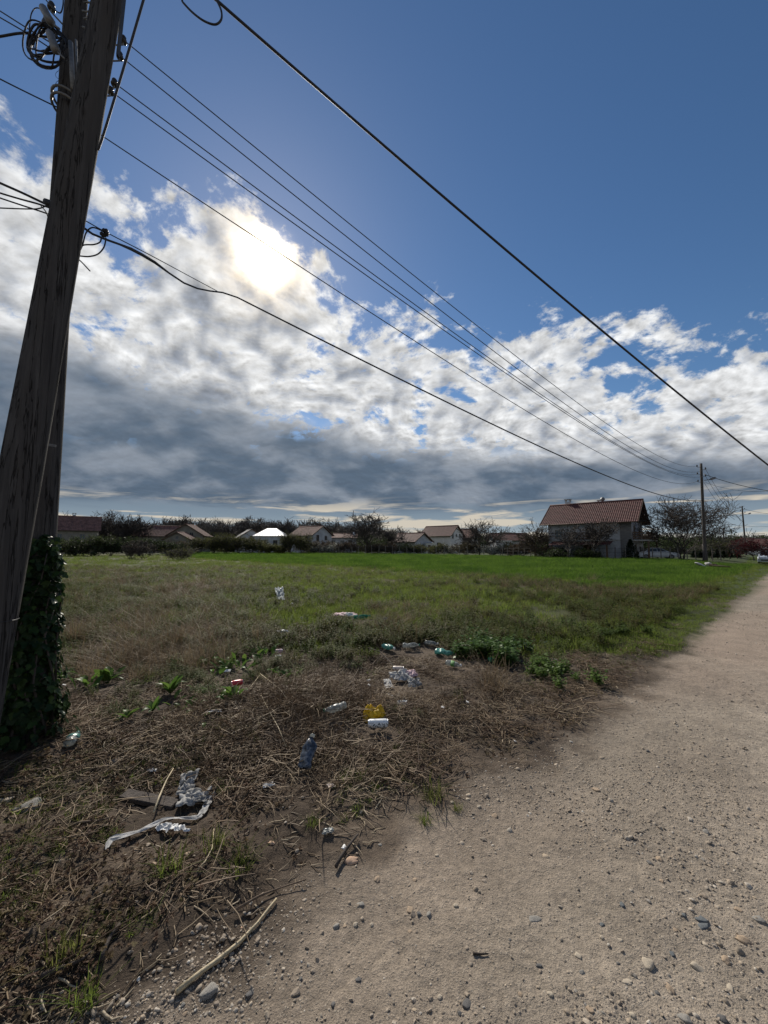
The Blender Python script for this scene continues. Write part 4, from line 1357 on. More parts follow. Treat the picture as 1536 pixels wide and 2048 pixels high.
gable_house('small front gable of the cream house with one attic window', P(362, 1093, 93).xy.to_3d(), R(-84), 5, 5.6, 3.2, 5.0, M['plaster_cream'], M['tile_old'], wins=[('r', 0.0, 3.7, 0.7, 0.8), ('r', 0.0, 1.4, 1.6, 1.3)])
gable_house('grey-roofed gabled house just left of the shining white roof', P(497, 1093, 104).xy.to_3d(), R(-62), 8, 6.0, 3.8, 6.1, M['plaster_grey'], M['concrete'], wins=[('r', 0, 3.9, 0.8, 0.9)])
# the house with the shining roof
wl_ = P(543, 1093, 100).xy.to_3d()
hh = empty('house', wl_, R(3)); tag(hh, 'low house with shining white hipped metal roof beyond the hedge', 'house')
MB().box(-3.6, 3.6, -3, 3, -0.2, 4.4).build('wall', M['plaster_grey'], hh)
hr = MB(); hr.add([(-4.0, -3.5, 4.25), (4.0, -3.5, 4.25), (4.0, 3.5, 4.25), (-4.0, 3.5, 4.25), (-1.2, 0, 6.3), (1.2, 0, 6.3)], [(0, 1, 5, 4), (1, 2, 5), (2, 3, 4, 5), (3, 0, 4), (3, 2, 1, 0)])
hro = hr.build('roof', M['sheet_metal'], hh)
for k in range(12):
    x_ = -3.6 + 7.2 * k / 11
    f = max(0.0, 1 - max(0, abs(x_) - 1.2) / 2.8)
    MB().bar((x_, -3.49, 4.29), (x_, -3.5 + 3.5 * f * 0.98, 4.29 + 2.05 * f * 0.98), 0.05, 0.05).build('standing_seam', M['sheet_metal'], hro)
window(hh, (-1.4, -3, 2.6), 1.1, 1.2, (0, -1)); window(hh, (1.6, -3, 2.6), 1.1, 1.2, (0, -1))
gable_house('grey two-storey house with brownish roof between hedge and big bare tree', P(622, 1093, 98).xy.to_3d(), R(-38), 8.2, 6.4, 4.3, 6.7, M['plaster_grey'], M['tile_old'],
            wins=[('r', -1.5, 3.7, 0.9, 1.5), ('r', 1.2, 3.7, 0.8, 1.1), ('f', -1, 3.6, 0.9, 1.0), ('f', 2, 3.6, 0.9, 1.0), ('r', 0, 1.3, 1.2, 1.2)])
gable_house('flat brown-roofed house with a white dish, left of the big bare tree', P(682, 1093, 104).xy.to_3d(), R(6), 8.0, 6, 3.9, 5.1, M['plaster_grey'], M['tile_old'], wins=[('f', -2, 2.6, 1.0, 1.2), ('f', 0.3, 2.6, 1.0, 1.2), ('f', 2.4, 2.6, 1.0, 1.2)])
sd = P(708, 1068, 103)
so = empty('satellite_dish', sd); tag(so, 'small white satellite dish above the flat brown roof', 'satellite dish')
MB().lathe([(0.0, 0.0), (0.25, 0.03), (0.5, 0.12), (0.51, 0.13), (0.25, 0.05), (0.0, 0.02)], 14, 'y').build('dish', M['sheet_metal'], so, True, rot=(R(20), 0, R(200)))
MB().tube([(0, 0.1, 0), (0, 0.1, -1.2)], 0.04, 6).build('mast', M['steel'], so, True)
gable_house('small low red-roofed house with dark gable right of the big bare tree', P(822, 1093, 88).xy.to_3d(), R(-48), 7.5, 5.2, 2.6, 4.6, M['plaster_grey'], M['tile'], wins=[('r', 0, 1.6, 0.9, 0.9)])
gable_house('white gabled house with dark red roof in the middle of the row', P(884, 1093, 100).xy.to_3d(), R(-38), 8.6, 6.8, 4.2, 6.9, M['plaster_white'], M['tile'],
            wins=[('r', -2.2, 4.2, 0.9, 1.2), ('r', -0.2, 4.4, 0.6, 0.7), ('r', 1.6, 4.4, 0.6, 0.7), ('f', 1.0, 2.0, 1.0, 1.2), ('r', -1, 1.6, 1.1, 1.2)])
gable_house('brown-roofed house half hidden behind the dark tree in the middle', P(925, 1093, 104).xy.to_3d(), R(-30), 7, 6, 3.8, 6.3, M['plaster_cream'], M['tile_old'], wins=[('f', 0, 2.0, 1.0, 1.2)])
gable_house('low red-roofed shed beside the pale awning', P(1018, 1093, 86).xy.to_3d(), R(3), 7.5, 5, 2.9, 4.5, M['plaster_grey'], M['tile'], wins=[('f', 0, 1.6, 1.0, 1.0)])
aw = P(1000, 1093, 76).xy.to_3d()
ao = empty('carport', aw); tag(ao, 'low carport with a pale flat roof right of the middle tree', 'carport')
MB().box(-1.9, 1.9, -1.5, 1.5, 2.55, 2.75).build('flat_roof', M['plaster_white'], ao)
for a in (-1.7, 1.7):
    for b in (-1.3, 1.3): MB().box(a - 0.07, a + 0.07, b - 0.07, b + 0.07, -0.1, 2.548).build('post', M['timber'], ao)
wp = P(858, 1093, 84).xy.to_3d()
wo = empty('garden_shed', wp); tag(wo, 'tiny white shed in front of the white gabled house', 'shed')
MB().box(-0.7, 0.7, -0.6, 0.6, -0.1, 2.3).build('wall', M['plaster_white'], wo)
MB().add([(-0.8, -0.7, 2.302), (0.8, -0.7, 2.302), (0.8, 0.7, 2.55), (-0.8, 0.7, 2.55), (-0.8, -0.7, 2.39), (0.8, -0.7, 2.39), (0.8, 0.7, 2.64), (-0.8, 0.7, 2.64)], [(0, 3, 2, 1), (4, 5, 6, 7), (0, 1, 5, 4), (1, 2, 6, 5), (2, 3, 7, 6), (3, 0, 4, 7)]).build('roof', M['concrete'], wo)
MB().box(-0.3, 0.3, -0.64, -0.603, 0.0, 1.95).build('door', M['timber'], wo)
gable_house('distant white house peeping out behind the red-leaved tree', P(1508, 1093, 88).xy.to_3d(), R(20), 8, 6, 1.9, 3.4, M['plaster_white'], M['tile_old'], wins=[('f', 0, 1.2, 0.9, 0.9)])


# ------------------------------------------------------------------ trees
def branch_mesh(branches):
    V = []; F = []
    for pts, rad, n in branches:
        b = len(V); m = len(pts)
        for i in range(m):
            p = pts[i]; t = pts[min(i + 1, m - 1)] - pts[max(i - 1, 0)]
            l = np.linalg.norm(t); t = t / (l if l > 1e-9 else 1)
            u = np.cross(t, (0.0, 0.0, 1.0)) if abs(t[2]) < 0.9 else np.cross(t, (1.0, 0, 0)); u /= np.linalg.norm(u); w = np.cross(t, u)
            for j in range(n):
                a = 6.2832 * j / n
                V.append(p + (u * math.cos(a) + w * math.sin(a)) * rad[i])
        for i in range(m - 1):
            for j in range(n):
                q = b + i * n + j; s = b + i * n + (j + 1) % n
                F.append((q, s, s + n, q + n))
    return mesh_np('branches', np.array(V), np.array(F), True)


def tree_data(seed, H, W, trunk_h=0.25, limbs=7, levels=4, up=0.35, r0=None, multi=1, kids=(6, 6, 5), droop=0.0, minr=0.008, wig=0.16):
    """skeleton of a bare tree of height H and crown width W: trunk branches and crown branches apart"""
    r = np.random.default_rng(seed)
    trunk = []; crown = []; tips = []
    r0 = r0 or H * 0.022
    def grow(p, d, L, rad, lev):
        n = 5 if lev < 2 else (4 if lev == 2 else 3)
        pts = [p.copy()]; q = p.copy(); dd_ = d / np.linalg.norm(d)
        for k in range(n - 1):
            dd_ = dd_ + r.normal(0, wig, 3) + np.array([0, 0, (up if lev < 3 else up * 0.5) * 0.35 - droop * 0.2]); dd_ /= np.linalg.norm(dd_)
            q = q + dd_ * L / (n - 1); pts.append(q.copy())
        rr = [max(minr, rad * (1 - 0.62 * i / (n - 1))) for i in range(n)]
        (trunk if lev == 0 else crown).append((pts, rr, 8 if lev == 0 else (6 if lev == 1 else (4 if lev == 2 else 3))))
        if lev >= levels - 1:
            tips.append(pts); return
        nk = kids[min(lev, len(kids) - 1)]
        for k in range(nk):
            f = r.uniform(0.28, 1.0) if lev > 0 else 1.0
            i = min(int(f * (n - 1)), n - 2); g = f * (n - 1) - i
            bp = pts[i] * (1 - g) + pts[i + 1] * g
            td = pts[i + 1] - pts[i]; td /= np.linalg.norm(td)
            a = r.uniform(0, 6.283); u = np.cross(td, (0.3, 0.5, 0.81)); u /= np.linalg.norm(u); w = np.cross(td, u)
            sp = r.uniform(0.5, 1.05)
            nd = td * math.cos(sp) + (u * math.cos(a) + w * math.sin(a)) * math.sin(sp)
            grow(bp, nd, L * r.uniform(0.42, 0.66), max(minr, rr[min(i + 1, n - 1)] * 0.62), lev + 1)
    for m_ in range(multi):
        a = 6.283 * m_ / max(1, multi) + r.uniform(0, 1)
        base = np.array([math.cos(a), math.sin(a), 0]) * (r0 * 1.3 if multi > 1 else 0)
        th = H * trunk_h
        d0 = np.array([r.normal(0, 0.06), r.normal(0, 0.06), 1.0]) if multi == 1 else np.array([math.cos(a) * 0.35, math.sin(a) * 0.35, 1.0])
        pts = [base + np.array([0, 0, -0.2])]; q = base.copy()
        for k in range(4):
            q = q + d0 * th / 4 + r.normal(0, 0.012 * H * trunk_h, 3) * np.array([1, 1, 0]); pts.append(q.copy())
        rr = [r0 * (1.25 if i == 0 else 1 - 0.09 * i) / math.sqrt(multi) for i in range(5)]
        trunk.append((pts, rr, 8))
        nl = max(2, int(round(limbs / multi)))
        for k in range(nl):
            az = 6.283 * (k + r.uniform(-0.3, 0.3)) / nl + a
            el = r.uniform(0.45, 1.35)
            reach = np.array([math.cos(az) * math.cos(el) * W * 0.55, math.sin(az) * math.cos(el) * W * 0.55, math.sin(el) * H * (1 - trunk_h) * 0.80])
            st = pts[-1] if k % 3 else pts[-2] * 0.6 + pts[-1] * 0.4
            grow(st, reach, np.linalg.norm(reach), rr[-1] * 0.66, 1)
    return trunk, crown, tips


def leaf_cards(tips, n, size, seed, spread=0.25, flat=False):
    r = np.random.default_rng(seed)
    P_ = np.array([pt for t in tips for pt in t])
    c = P_[r.integers(0, len(P_), n)] + r.normal(0, spread, (n, 3))
    a = r.normal(size=(n, 3)); a /= np.linalg.norm(a, axis=1)[:, None]
    b = np.cross(a, r.normal(size=(n, 3))); b /= np.linalg.norm(b, axis=1)[:, None]
    s = size * r.uniform(0.6, 1.4, (n, 1))
    V = np.stack([c - a * s, c + b * s * 0.5, c + a * s, c - b * s * 0.5], 1).reshape(-1, 3)
    V[:, 2] = np.maximum(V[:, 2], 0.01)
    return mesh_np('leaves', V, np.arange(4 * n).reshape(n, 4))


TREE_M = {}


def fit_height(tr, cr, tips, H, W):
    allp = np.array([p for b in cr for p in b[0]])
    sz = H / allp[:, 2].max(); sx = W / (np.percentile(np.abs(allp[:, :2]), 98) * 2)
    k = np.array([sx, sx, sz])
    return [[([p * k for p in b[0]], b[1], b[2]) for b in q] for q in (tr, cr)] + [[[p * k for p in t] for t in tips]]


def tree(label, px, Y, top_py, wpx, seed, group=None, bark='bark', leaves=None, cat='tree', name='bare_tree', base=0.0, **kw):
    b = P(px, 1093, Y); H = P(px, top_py, Y).z; W = wpx / FPX * Y * (1.25 if cat == 'shrub' else 1.12)
    kw.setdefault('minr', 0.00042 * Y)
    tr, cr, tips = tree_data(seed, H, W, **kw)
    tr, cr, tips = fit_height(tr, cr, tips, H, W)
    o = empty(name, (b.x, b.y, base)); tag(o, label, cat, group)
    link('trunk', branch_mesh(tr), M[bark], o)
    link('crown', branch_mesh(cr), M[bark], o)
    if leaves:
        n, size, mt, spread = leaves
        link('foliage', leaf_cards(tips, n, size, seed + 5, spread), mt, o)
    return o


LM['bud'] = leaf_mat('spring_bud', [(0.075, 0.080, 0.028), (0.095, 0.100, 0.032), (0.12, 0.125, 0.040)], 0.35)
LM['budbrown'] = leaf_mat('brown_bud', [(0.075, 0.052, 0.036), (0.095, 0.072, 0.042), (0.10, 0.092, 0.045)], 0.3)
LM['darkbush'] = leaf_mat('dark_bush_leaf', [(0.030, 0.045, 0.018), (0.045, 0.062, 0.024), (0.065, 0.080, 0.030)], 0.3)
LM['blossom'] = leaf_mat('white_blossom', [(0.30, 0.32, 0.26), (0.45, 0.46, 0.40), (0.60, 0.60, 0.54)], 0.3)
LM['redleaf'] = leaf_mat('purple_red_leaf', [(0.055, 0.012, 0.016), (0.085, 0.016, 0.020), (0.12, 0.026, 0.026)], 0.3)
LM['conifer'] = leaf_mat('conifer', [(0.012, 0.024, 0.012), (0.018, 0.034, 0.014), (0.03, 0.048, 0.018)], 0.15)

BT = 'bare trees behind the houses'
tree('bare tree with rounded crown right of the long faded roof', 207, 92, 1019, 56, 11, BT, limbs=9, kids=(6, 6, 5, 3), levels=5, trunk_h=0.2)
tree('left of two bare trees with dense dark crowns between the roofs', 244, 94, 1024, 46, 12, BT, limbs=9, kids=(6, 6, 5, 3), levels=5, trunk_h=0.2)
tree('right of two bare trees with dense dark crowns between the roofs', 274, 95, 1026, 48, 13, BT, limbs=9, kids=(6, 6, 5, 3), levels=5, trunk_h=0.2)
tree('bare tree rising behind the cream gables', 360, 115, 1027, 40, 14, BT, limbs=8, kids=(6, 6, 5, 3), levels=5, trunk_h=0.35)
tree('bare tree behind the grey roof left of the shining roof', 501, 118, 1030, 46, 15, BT, limbs=9, kids=(6, 6, 5, 3), levels=5, trunk_h=0.3)
tree('bare tree behind the long faded roof next to the poles', 128, 96, 1021, 40, 16, BT, limbs=8, kids=(6, 6, 6), trunk_h=0.3)
tree('thin bare tree left of the grey gabled roof', 455, 116, 1037, 34, 17, BT, limbs=8, kids=(6, 6, 6), trunk_h=0.3)
tree('bare tree behind the brown-roofed two-storey house', 655, 118, 1034, 62, 18, BT, limbs=9, kids=(6, 6, 5, 3), levels=5, trunk_h=0.25)
tree('tallest bare tree in the row, with a wide open crown', 734, 82, 1012, 84, 19, None, limbs=11, kids=(6, 6, 5, 4), levels=5, trunk_h=0.22, up=0.25)
tree('crooked smaller bare tree right of the tallest one', 786, 80, 1050, 50, 20, None, limbs=8, kids=(6, 5, 4, 3), levels=5, trunk_h=0.3, wig=0.26)
tree('dark dense fruit tree with a short trunk in the middle of the row', 958, 68, 1034, 84, 21, None, limbs=12, kids=(7, 8, 6), trunk_h=0.16, wig=0.22, leaves=(900, 0.05, LM['budbrown'], 0.1))
tree('brownish budding tree hiding the left end of the big house', 1070, 56, 1036, 66, 22, None, limbs=12, kids=(7, 7, 6), trunk_h=0.14, wig=0.2, leaves=(4200, 0.055, LM['budbrown'], 0.16))
tree('left of the two crooked fruit trees before the big house', 1136, 48.5, 1046, 66, 23, None, limbs=7, kids=(6, 5, 5, 3), levels=5, trunk_h=0.25, wig=0.28)
tree('right of the two crooked fruit trees before the big house', 1187, 48, 1034, 74, 24, None, limbs=8, kids=(6, 6, 5, 3), levels=5, trunk_h=0.32, wig=0.26)
tree('large wide bare tree between the big house and the tall pole', 1362, 49, 984, 158, 25, None, limbs=16, kids=(7, 7, 5, 4), levels=5, trunk_h=0.13, up=0.25, multi=2)
tree('purple-red leaved tree at the right edge beside the track', 1506, 50, 1074, 62, 26, None, limbs=9, kids=(6, 6, 5), trunk_h=0.2, leaves=(4500, 0.075, LM['redleaf'], 0.18), name='red_leaved_tree')
tree('small green tree right of the tall pole', 1452, 66, 1079, 54, 27, None, limbs=8, kids=(6, 6, 5), leaves=(2500, 0.09, LM['bud'], 0.2), name='budding_tree')

# hedge and shrubs along the far edge of the field
SH = 'shrubs along the far edge of the field'


def shrub(label, px, Y, top_py, wpx, seed, mt, n=1600, size=0.09, bark='bark', group=SH, limbs=12, kids=(6, 6, 5), th=0.06, up=0.8):
    return tree(label, px, Y, top_py, wpx, seed, group, bark, (n, size, mt, 0.16), 'shrub', 'shrub', limbs=limbs, kids=kids, trunk_h=th, multi=3, up=up, levels=4, r0=0.09)


hed = [(396, 78, 1074, 34, 'leftmost yellowish shrub of the tall hedge'), (428, 77, 1068, 40, 'second yellowish shrub of the tall hedge'), (452, 77, 1064, 44, 'tall yellowish shrub in the hedge, third from its left end'),
       (478, 76, 1066, 40, 'fourth yellowish shrub of the tall hedge'), (504, 76, 1071, 36, 'fifth yellowish shrub, under the grey gable'), (536, 76, 1085, 34, 'low shrub in front of the shining white roof'),
       (560, 76, 1088, 30, 'lowest shrub right of the shining white roof'), (580, 75, 1062, 34, 'upright bushy shrub right of the shining white roof'), (602, 75, 1066, 34, 'upright shrub hiding the corner of the grey two-storey house')]
for i, (px, Y, tp, w, lb) in enumerate(hed):
    shrub(lb, px, Y, tp, w, 400 + i, LM['bud'], 4200, 0.085)
dk = [(120, 66, 1076, 50, 'dark bush at the foot of the poles, farthest left'), (152, 64, 1074, 52, 'dark green bush under the long faded roof'), (186, 63, 1070, 56, 'broad dark green bush below the rounded bare tree'), (222, 64, 1078, 50, 'low dark bush left of the saplings'),
      (258, 66, 1072, 44, 'twiggy dark bush beneath the two dense trees'), (300, 70, 1076, 44, 'dark bush in front of the low brown-tiled house'), (338, 72, 1083, 40, 'low dark bush before the cream gables')]
for i, (px, Y, tp, w, lb) in enumerate(dk):
    shrub(lb, px, Y, tp, w, 430 + i, LM['darkbush'], 4200, 0.12, up=0.4)
shrub('small pale green shrub standing in the grass on the left', 362, 44, 1093, 52, 440, LM['bud'], 1500, 0.055, group='shrubs in the grass')
shrub('thin twiggy sapling standing in the grass on the left', 262, 46, 1080, 30, 441, LM['budbrown'], 350, 0.05, group='shrubs in the grass')
shrub('second thin twiggy sapling, close right of the first', 287, 48, 1078, 32, 442, LM['budbrown'], 350, 0.05, group='shrubs in the grass')
rest = [(636, 80, 1086, 34, 'blossom', 'white-flowering shrub before the grey two-storey house'), (668, 80, 1084, 38, 'blossom', 'white-flowering shrub left of the tallest bare tree'), (700, 78, 1081, 40, 'budbrown', 'brown bush at the foot of the tallest bare tree'), (748, 78, 1084, 44, 'budbrown', 'brown bush right of the tallest trunk'),
        (838, 76, 1088, 34, 'bud', 'green bush before the small red-roofed house'), (872, 74, 1086, 40, 'bud', 'green bush below the white gabled house'), (908, 74, 1088, 36, 'blossom', 'pale flowering bush left of the dark fruit tree'), (985, 66, 1089, 40, 'blossom', 'pale flowering bush right of the dark fruit tree'),
        (1020, 64, 1084, 44, 'darkbush', 'dark green bush under the pale carport roof'), (1045, 60, 1080, 40, 'budbrown', 'brownish bush left of the big house'), (1112, 50, 1096, 40, 'darkbush', 'low dark bush at the left corner of the big house'),
        (1165, 49, 1098, 44, 'darkbush', 'low dark bush under the porch of the big house'), (1310, 56, 1092, 36, 'darkbush', 'dark bush behind the parked silver car'), (1340, 60, 1090, 44, 'darkbush', 'dark bush left of the wide bare tree'), (1392, 64, 1090, 46, 'darkbush', 'dark bush behind the tall pole'), (1425, 70, 1086, 44, 'budbrown', 'brownish bush right of the tall pole'), (1478, 72, 1088, 40, 'darkbush', 'dark bush left of the red-leaved tree'),
        (350, 84, 1078, 44, 'budbrown', 'twiggy brown bush under the cream gables'), (520, 82, 1078, 40, 'bud', 'yellowish bush hiding the wall under the shining roof'), (624, 80, 1080, 44, 'budbrown', 'brown bush before the grey two-storey house'), (652, 82, 1078, 40, 'budbrown', 'brown bush between grey house and flat roof'), (778, 76, 1082, 44, 'budbrown', 'brown bush under the crooked bare tree'), (812, 76, 1085, 40, 'darkbush', 'dark bush left of the small red-roofed house'), (932, 70, 1082, 44, 'budbrown', 'brown bush left below the dark fruit tree'), (1088, 54, 1088, 40, 'budbrown', 'brown bush under the budding tree')]
for i, (px, Y, tp, w, mt, lb) in enumerate(rest):
    shrub(lb, px, Y, tp, w, 450 + i, LM[mt], 3000, 0.09, up=0.5)


def conifer(label, px, Y, top_py, wpx, seed, group=None, name='conifer'):
    """narrow evergreen: drooping sprays in whorls round a stem"""
    b = P(px, 1093, Y); H = P(px, top_py, Y).z; W = wpx / FPX * Y
    r = np.random.default_rng(seed)
    o = empty(name, (b.x, b.y, 0)); tag(o, label, 'evergreen', group)
    MB().tube([(0, 0, -0.1), (0, 0, H * 0.5), (0, 0, H * 0.97)], [0.06, 0.04, 0.01], 6).build('trunk', M['bark'], o, True)
    n = 1500; t = r.uniform(0.02, 1, n) ** 0.9
    rad = W / 2 * (1 - t) ** 0.75 * r.uniform(0.45, 1.1, n); a = r.uniform(0, 6.283, n)
    c = np.stack([rad * np.cos(a), rad * np.sin(a), H * t], 1)
    out = np.stack([np.cos(a), np.sin(a), r.uniform(-0.2, 0.9, n)], 1); side = np.stack([-np.sin(a), np.cos(a), r.normal(0, 0.4, n)], 1)
    s = r.uniform(0.06, 0.14, (n, 1)) * (0.6 + H / 5)
    V = np.stack([c - out * s, c + side * s * 0.4, c + out * s, c - side * s * 0.4], 1).reshape(-1, 3); V[:, 2] = np.maximum(V[:, 2], 0.02)
    link('crown', mesh_np('sprays', V, np.arange(4 * n).reshape(n, 4)), LM['conifer'], o)
    return o


for i, (px, tp) in enumerate(((1387, 1101), (1400, 1103), (1422, 1099), (1434, 1098), (1446, 1101), (1459, 1100), (1473, 1101))):
    conifer(['first', 'second', 'third', 'fourth', 'fifth', 'sixth', 'last'][i] + ' little cone-shaped evergreen from the left in the row by the tall pole', px, 54, tp, 13, 470 + i, 'row of little evergreens')
conifer('dark spruce at the right corner of the big house', 1261, 46.5, 1079, 34, 480, name='spruce_tree')
conifer('narrow dark evergreen behind the white gabled house', 907, 112, 1060, 14, 481, name='spruce_tree')

# far woods: one mass behind everything
wood_pro = []
for i in range(5):
    tr, cr, tips = tree_data(600 + i, 12, 7, limbs=8, kids=(6, 6, 5), trunk_h=0.25, minr=0.065)
    tr, cr, tips = fit_height(tr, cr, tips, 12, 7)
    wood_pro.append(branch_mesh(tr + cr))
n = 800
u = rng.uniform(-1.0, 1.1, n); Yw = rng.uniform(135, 210, n)
hgtf = np.interp(u, [-1, -0.6, -0.2, 0.0, 0.2, 0.45, 1.1], [0.95, 1.0, 1.0, 0.72, 0.55, 0.5, 0.5])
pts = np.stack([u * Yw, Yw, 0 * Yw], 1)
scatter('distant_woods', 'bare brown woods forming the skyline behind the houses', 'woods', wood_pro, M['bark_light'], pts, spin(n, 0.02), rng.uniform(0.75, 1.12, n) * hgtf)
bush_pro = [leaf_cards([[np.array([a_, b_, c_]) for a_, b_, c_ in np.random.default_rng(650 + i).normal((0, 0, 1.2), (1.3, 1.3, 0.7), (60, 3))]], 700, 0.16, 660 + i, 0.25) for i in range(4)]
n = 700; u = rng.uniform(-1.0, 1.1, n); Yw = rng.uniform(105, 175, n)
scatter('distant_undergrowth', 'dark undergrowth at the foot of the distant woods', 'undergrowth', bush_pro, LM['darkbush'], np.stack([u * Yw, Yw, 0 * Yw], 1), spin(n, 0.02), rng.uniform(0.8, 1.9, n))

# wire fences at the far edge of the field
M['post'] = simple('grey_fence_post', (0.16, 0.145, 0.13), 0.9, var=0.3)


def fence(label, a, b, n, h, lean=0.05, wires=3):
    a = Vector((a.x, a.y, 0)); b = Vector((b.x, b.y, 0))
    o = empty('wire_fence', a); tag(o, label, 'fence')
    r = np.random.default_rng(int(abs(a.x) * 10) + n)
    for i in range(n):
        p = (b - a) * (i / (n - 1)); l = r.normal(0, lean, 2); hh_ = h * r.uniform(0.88, 1.1)
        MB().tube([p + Vector((0, 0, -0.2)), p + Vector((l[0] * 0.5, l[1] * 0.5, hh_ * 0.5)), p + Vector((l[0], l[1], hh_))], [0.06, 0.055, 0.05], 6).build('post', M['post'], o)
    for k in range(wires):
        z = h * (0.3 + 0.3 * k)
        MB().tube([(b - a) * (i / 12) + Vector((0, 0, z - 0.03 * (i % 2))) for i in range(13)], 0.012, 4).build('wire', M['wire'], o)
    return o


fence('wire fence on grey posts before the bushes in the middle', P(640, 1093, 72), P(1000, 1093, 62), 26, 1.7)
fence('wire fence before the big house', P(1004, 1093, 60), P(1246, 1093, 47.5), 19, 1.5)
fence('fence posts before the silver car and the wide tree', P(1250, 1093, 46.5), P(1440, 1093, 49.0), 12, 1.5)

# ------------------------------------------------------------------ parked cars
M['car_silver'] = simple('silver_paint', (0.38, 0.40, 0.43), 0.3, var=0.05, metallic=0.5)
M['car_white'] = simple('pale_blue_paint', (0.55, 0.62, 0.70), 0.3, var=0.05, metallic=0.1)
M['tyre'] = simple('tyre_rubber', (0.02, 0.02, 0.02), 0.85, var=0.2)
M['lampglass'] = simple('lamp_glass', (0.75, 0.75, 0.72), 0.12, var=0.05)


def car(label, loc, rz, paint, L, W, prof, glass, wheel_x, roof_z, name='parked_car'):
    """prof: side outline x,z from the rear sill round over the roof to the front sill; widths shrink towards the roof"""
    o = empty(name, loc, rz); tag(o, label, 'car')
    rings = []
    ns = 5
    mb = MB()
    n = len(prof)
    lat = [(-1.0, 0.0), (-0.93, 1.0), (0.93, 1.0), (1.0, 0.0)]
    V = []; F = []
    ys = [-1, -0.92, -0.5, 0, 0.5, 0.92, 1]
    for yy in ys:
        for (x_, z_) in prof:
            tuck = max(0.0, (z_ - 0.85) / (roof_z - 0.85)) if z_ > 0.85 else 0.0
            edge = 0.0 if abs(yy) < 0.95 else 0.05
            w = W / 2 * (1 - 0.22 * tuck)
            V.append((x_ * (1 - edge * 0.3), yy * w, z_ - (edge * 0.8 if z_ > 0.5 else 0.0)))
    m = len(ys)
    for i in range(m - 1):
        for j in range(n):
            F.append((i * n + j, i * n + (j + 1) % n, (i + 1) * n + (j + 1) % n, (i + 1) * n + j))
    F.append(tuple(range(n - 1, -1, -1))); F.append(tuple((m - 1) * n + j for j in range(n)))
    mb.add(V, F)
    body = mb.build('body', paint, o)
    bv = body.modifiers.new('bevel', 'BEVEL'); bv.width = 0.04; bv.segments = 2; bv.limit_method = 'ANGLE'
    for sy in (-1, 1):
        for (pts) in glass['side']:
            q = []
            for (x_, z_) in pts:
                tuck = max(0.0, (z_ - 0.85) / (roof_z - 0.85)); q.append((x_, sy * (W / 2 * (1 - 0.22 * tuck) + 0.006), z_ - 0.03))
            MB().add(q, [tuple(range(len(q)))]).build('side_window', M['glass'], o)
    for nm in ('windscreen', 'rear_window'):
        (xa, za), (xb, zb) = glass[nm]
        sg = 1 if xa > xb else -1
        ta = max(0.0, (za - 0.85) / (roof_z - 0.85)); tb = max(0.0, (zb - 0.85) / (roof_z - 0.85))
        wa = W / 2 * (1 - 0.22 * ta) * 0.86; wb = W / 2 * (1 - 0.22 * tb) * 0.86
        off = 0.012 * sg
        MB().add([(xa + off, -wa, za + 0.012), (xa + off, wa, za + 0.012), (xb + off, wb, zb + 0.012), (xb + off, -wb, zb + 0.012)], [(0, 1, 2, 3)]).build(nm, M['glass'], o)
    for wx in wheel_x:
        for sy in (-1, 1):
            wh = MB(); wh.lathe([(0.17, -0.1), (0.30, -0.1), (0.32, -0.06), (0.32, 0.06), (0.30, 0.1), (0.17, 0.1)], 20, 'y', (wx, sy * (W / 2 - 0.09), 0.32))
            t = wh.build('wheel', M['tyre'], o, True)
            rm = MB(); rm.lathe([(0.0, sy * 0.105), (0.15, sy * 0.108), (0.19, sy * 0.1), (0.19, sy * 0.06)], 16, 'y', (wx, sy * (W / 2 - 0.09), 0.32)); rm.build('rim', M['steel'], t, True)
    xf = max(p_[0] for p_ in prof)
    for sy in (-1, 1):
        MB().lathe([(0.13, -0.02), (0.12, 0.03), (0.06, 0.05), (0.0, 0.055)], 12, 'x', (xf - 0.06, sy * W * 0.36, 0.68)).build('headlight', M['lampglass'], o, True)
        MB().box(-xf - 0.01, -xf + 0.04, sy * W * 0.40 - 0.07, sy * W * 0.40 + 0.07, 0.66, 0.86).build('tail_light', LM['redleaf'], o)
    MB().box(xf - 0.05, xf + 0.04, -W * 0.3, W * 0.3, 0.42, 0.55).build('grille', M['cable'], o)
    return o


sed = [(-2.15, 0.25), (-2.2, 0.55), (-2.12, 0.92), (-1.55, 1.0), (-0.95, 1.38), (-0.3, 1.45), (0.3, 1.42), (1.1, 0.98), (1.95, 0.82), (2.2, 0.6), (2.2, 0.25)]
gl = {'side': [[(-1.35, 1.0), (-0.9, 1.34), (-0.15, 1.40), (-0.15, 1.0)], [(-0.08, 1.0), (-0.08, 1.40), (0.28, 1.38), (0.9, 1.02)]], 'windscreen': ((1.02, 1.02), (0.36, 1.39)), 'rear_window': ((-1.5, 1.02), (-0.98, 1.36))}
c1 = P(1312, 1093, 49.5)
car('silver car parked behind the fence beside the big house', (c1.x, c1.y, 0.0), R(-20), M['car_silver'], 4.4, 1.75, sed, gl, (-1.35, 1.35), 1.45)
hat = [(-1.9, 0.25), (-1.95, 0.6), (-1.9, 1.0), (-1.65, 1.55), (-0.9, 1.68), (0.2, 1.68), (1.0, 1.08), (1.8, 0.92), (1.98, 0.65), (1.98, 0.25)]
gl2 = {'side': [[(-1.5, 1.05), (-1.4, 1.52), (-0.5, 1.6), (-0.5, 1.05)], [(-0.42, 1.05), (-0.42, 1.6), (0.15, 1.6), (0.8, 1.08)]], 'windscreen': ((0.93, 1.14), (0.28, 1.63)), 'rear_window': ((-1.87, 1.1), (-1.7, 1.5))}
c2 = P(1533, 1093, 52)
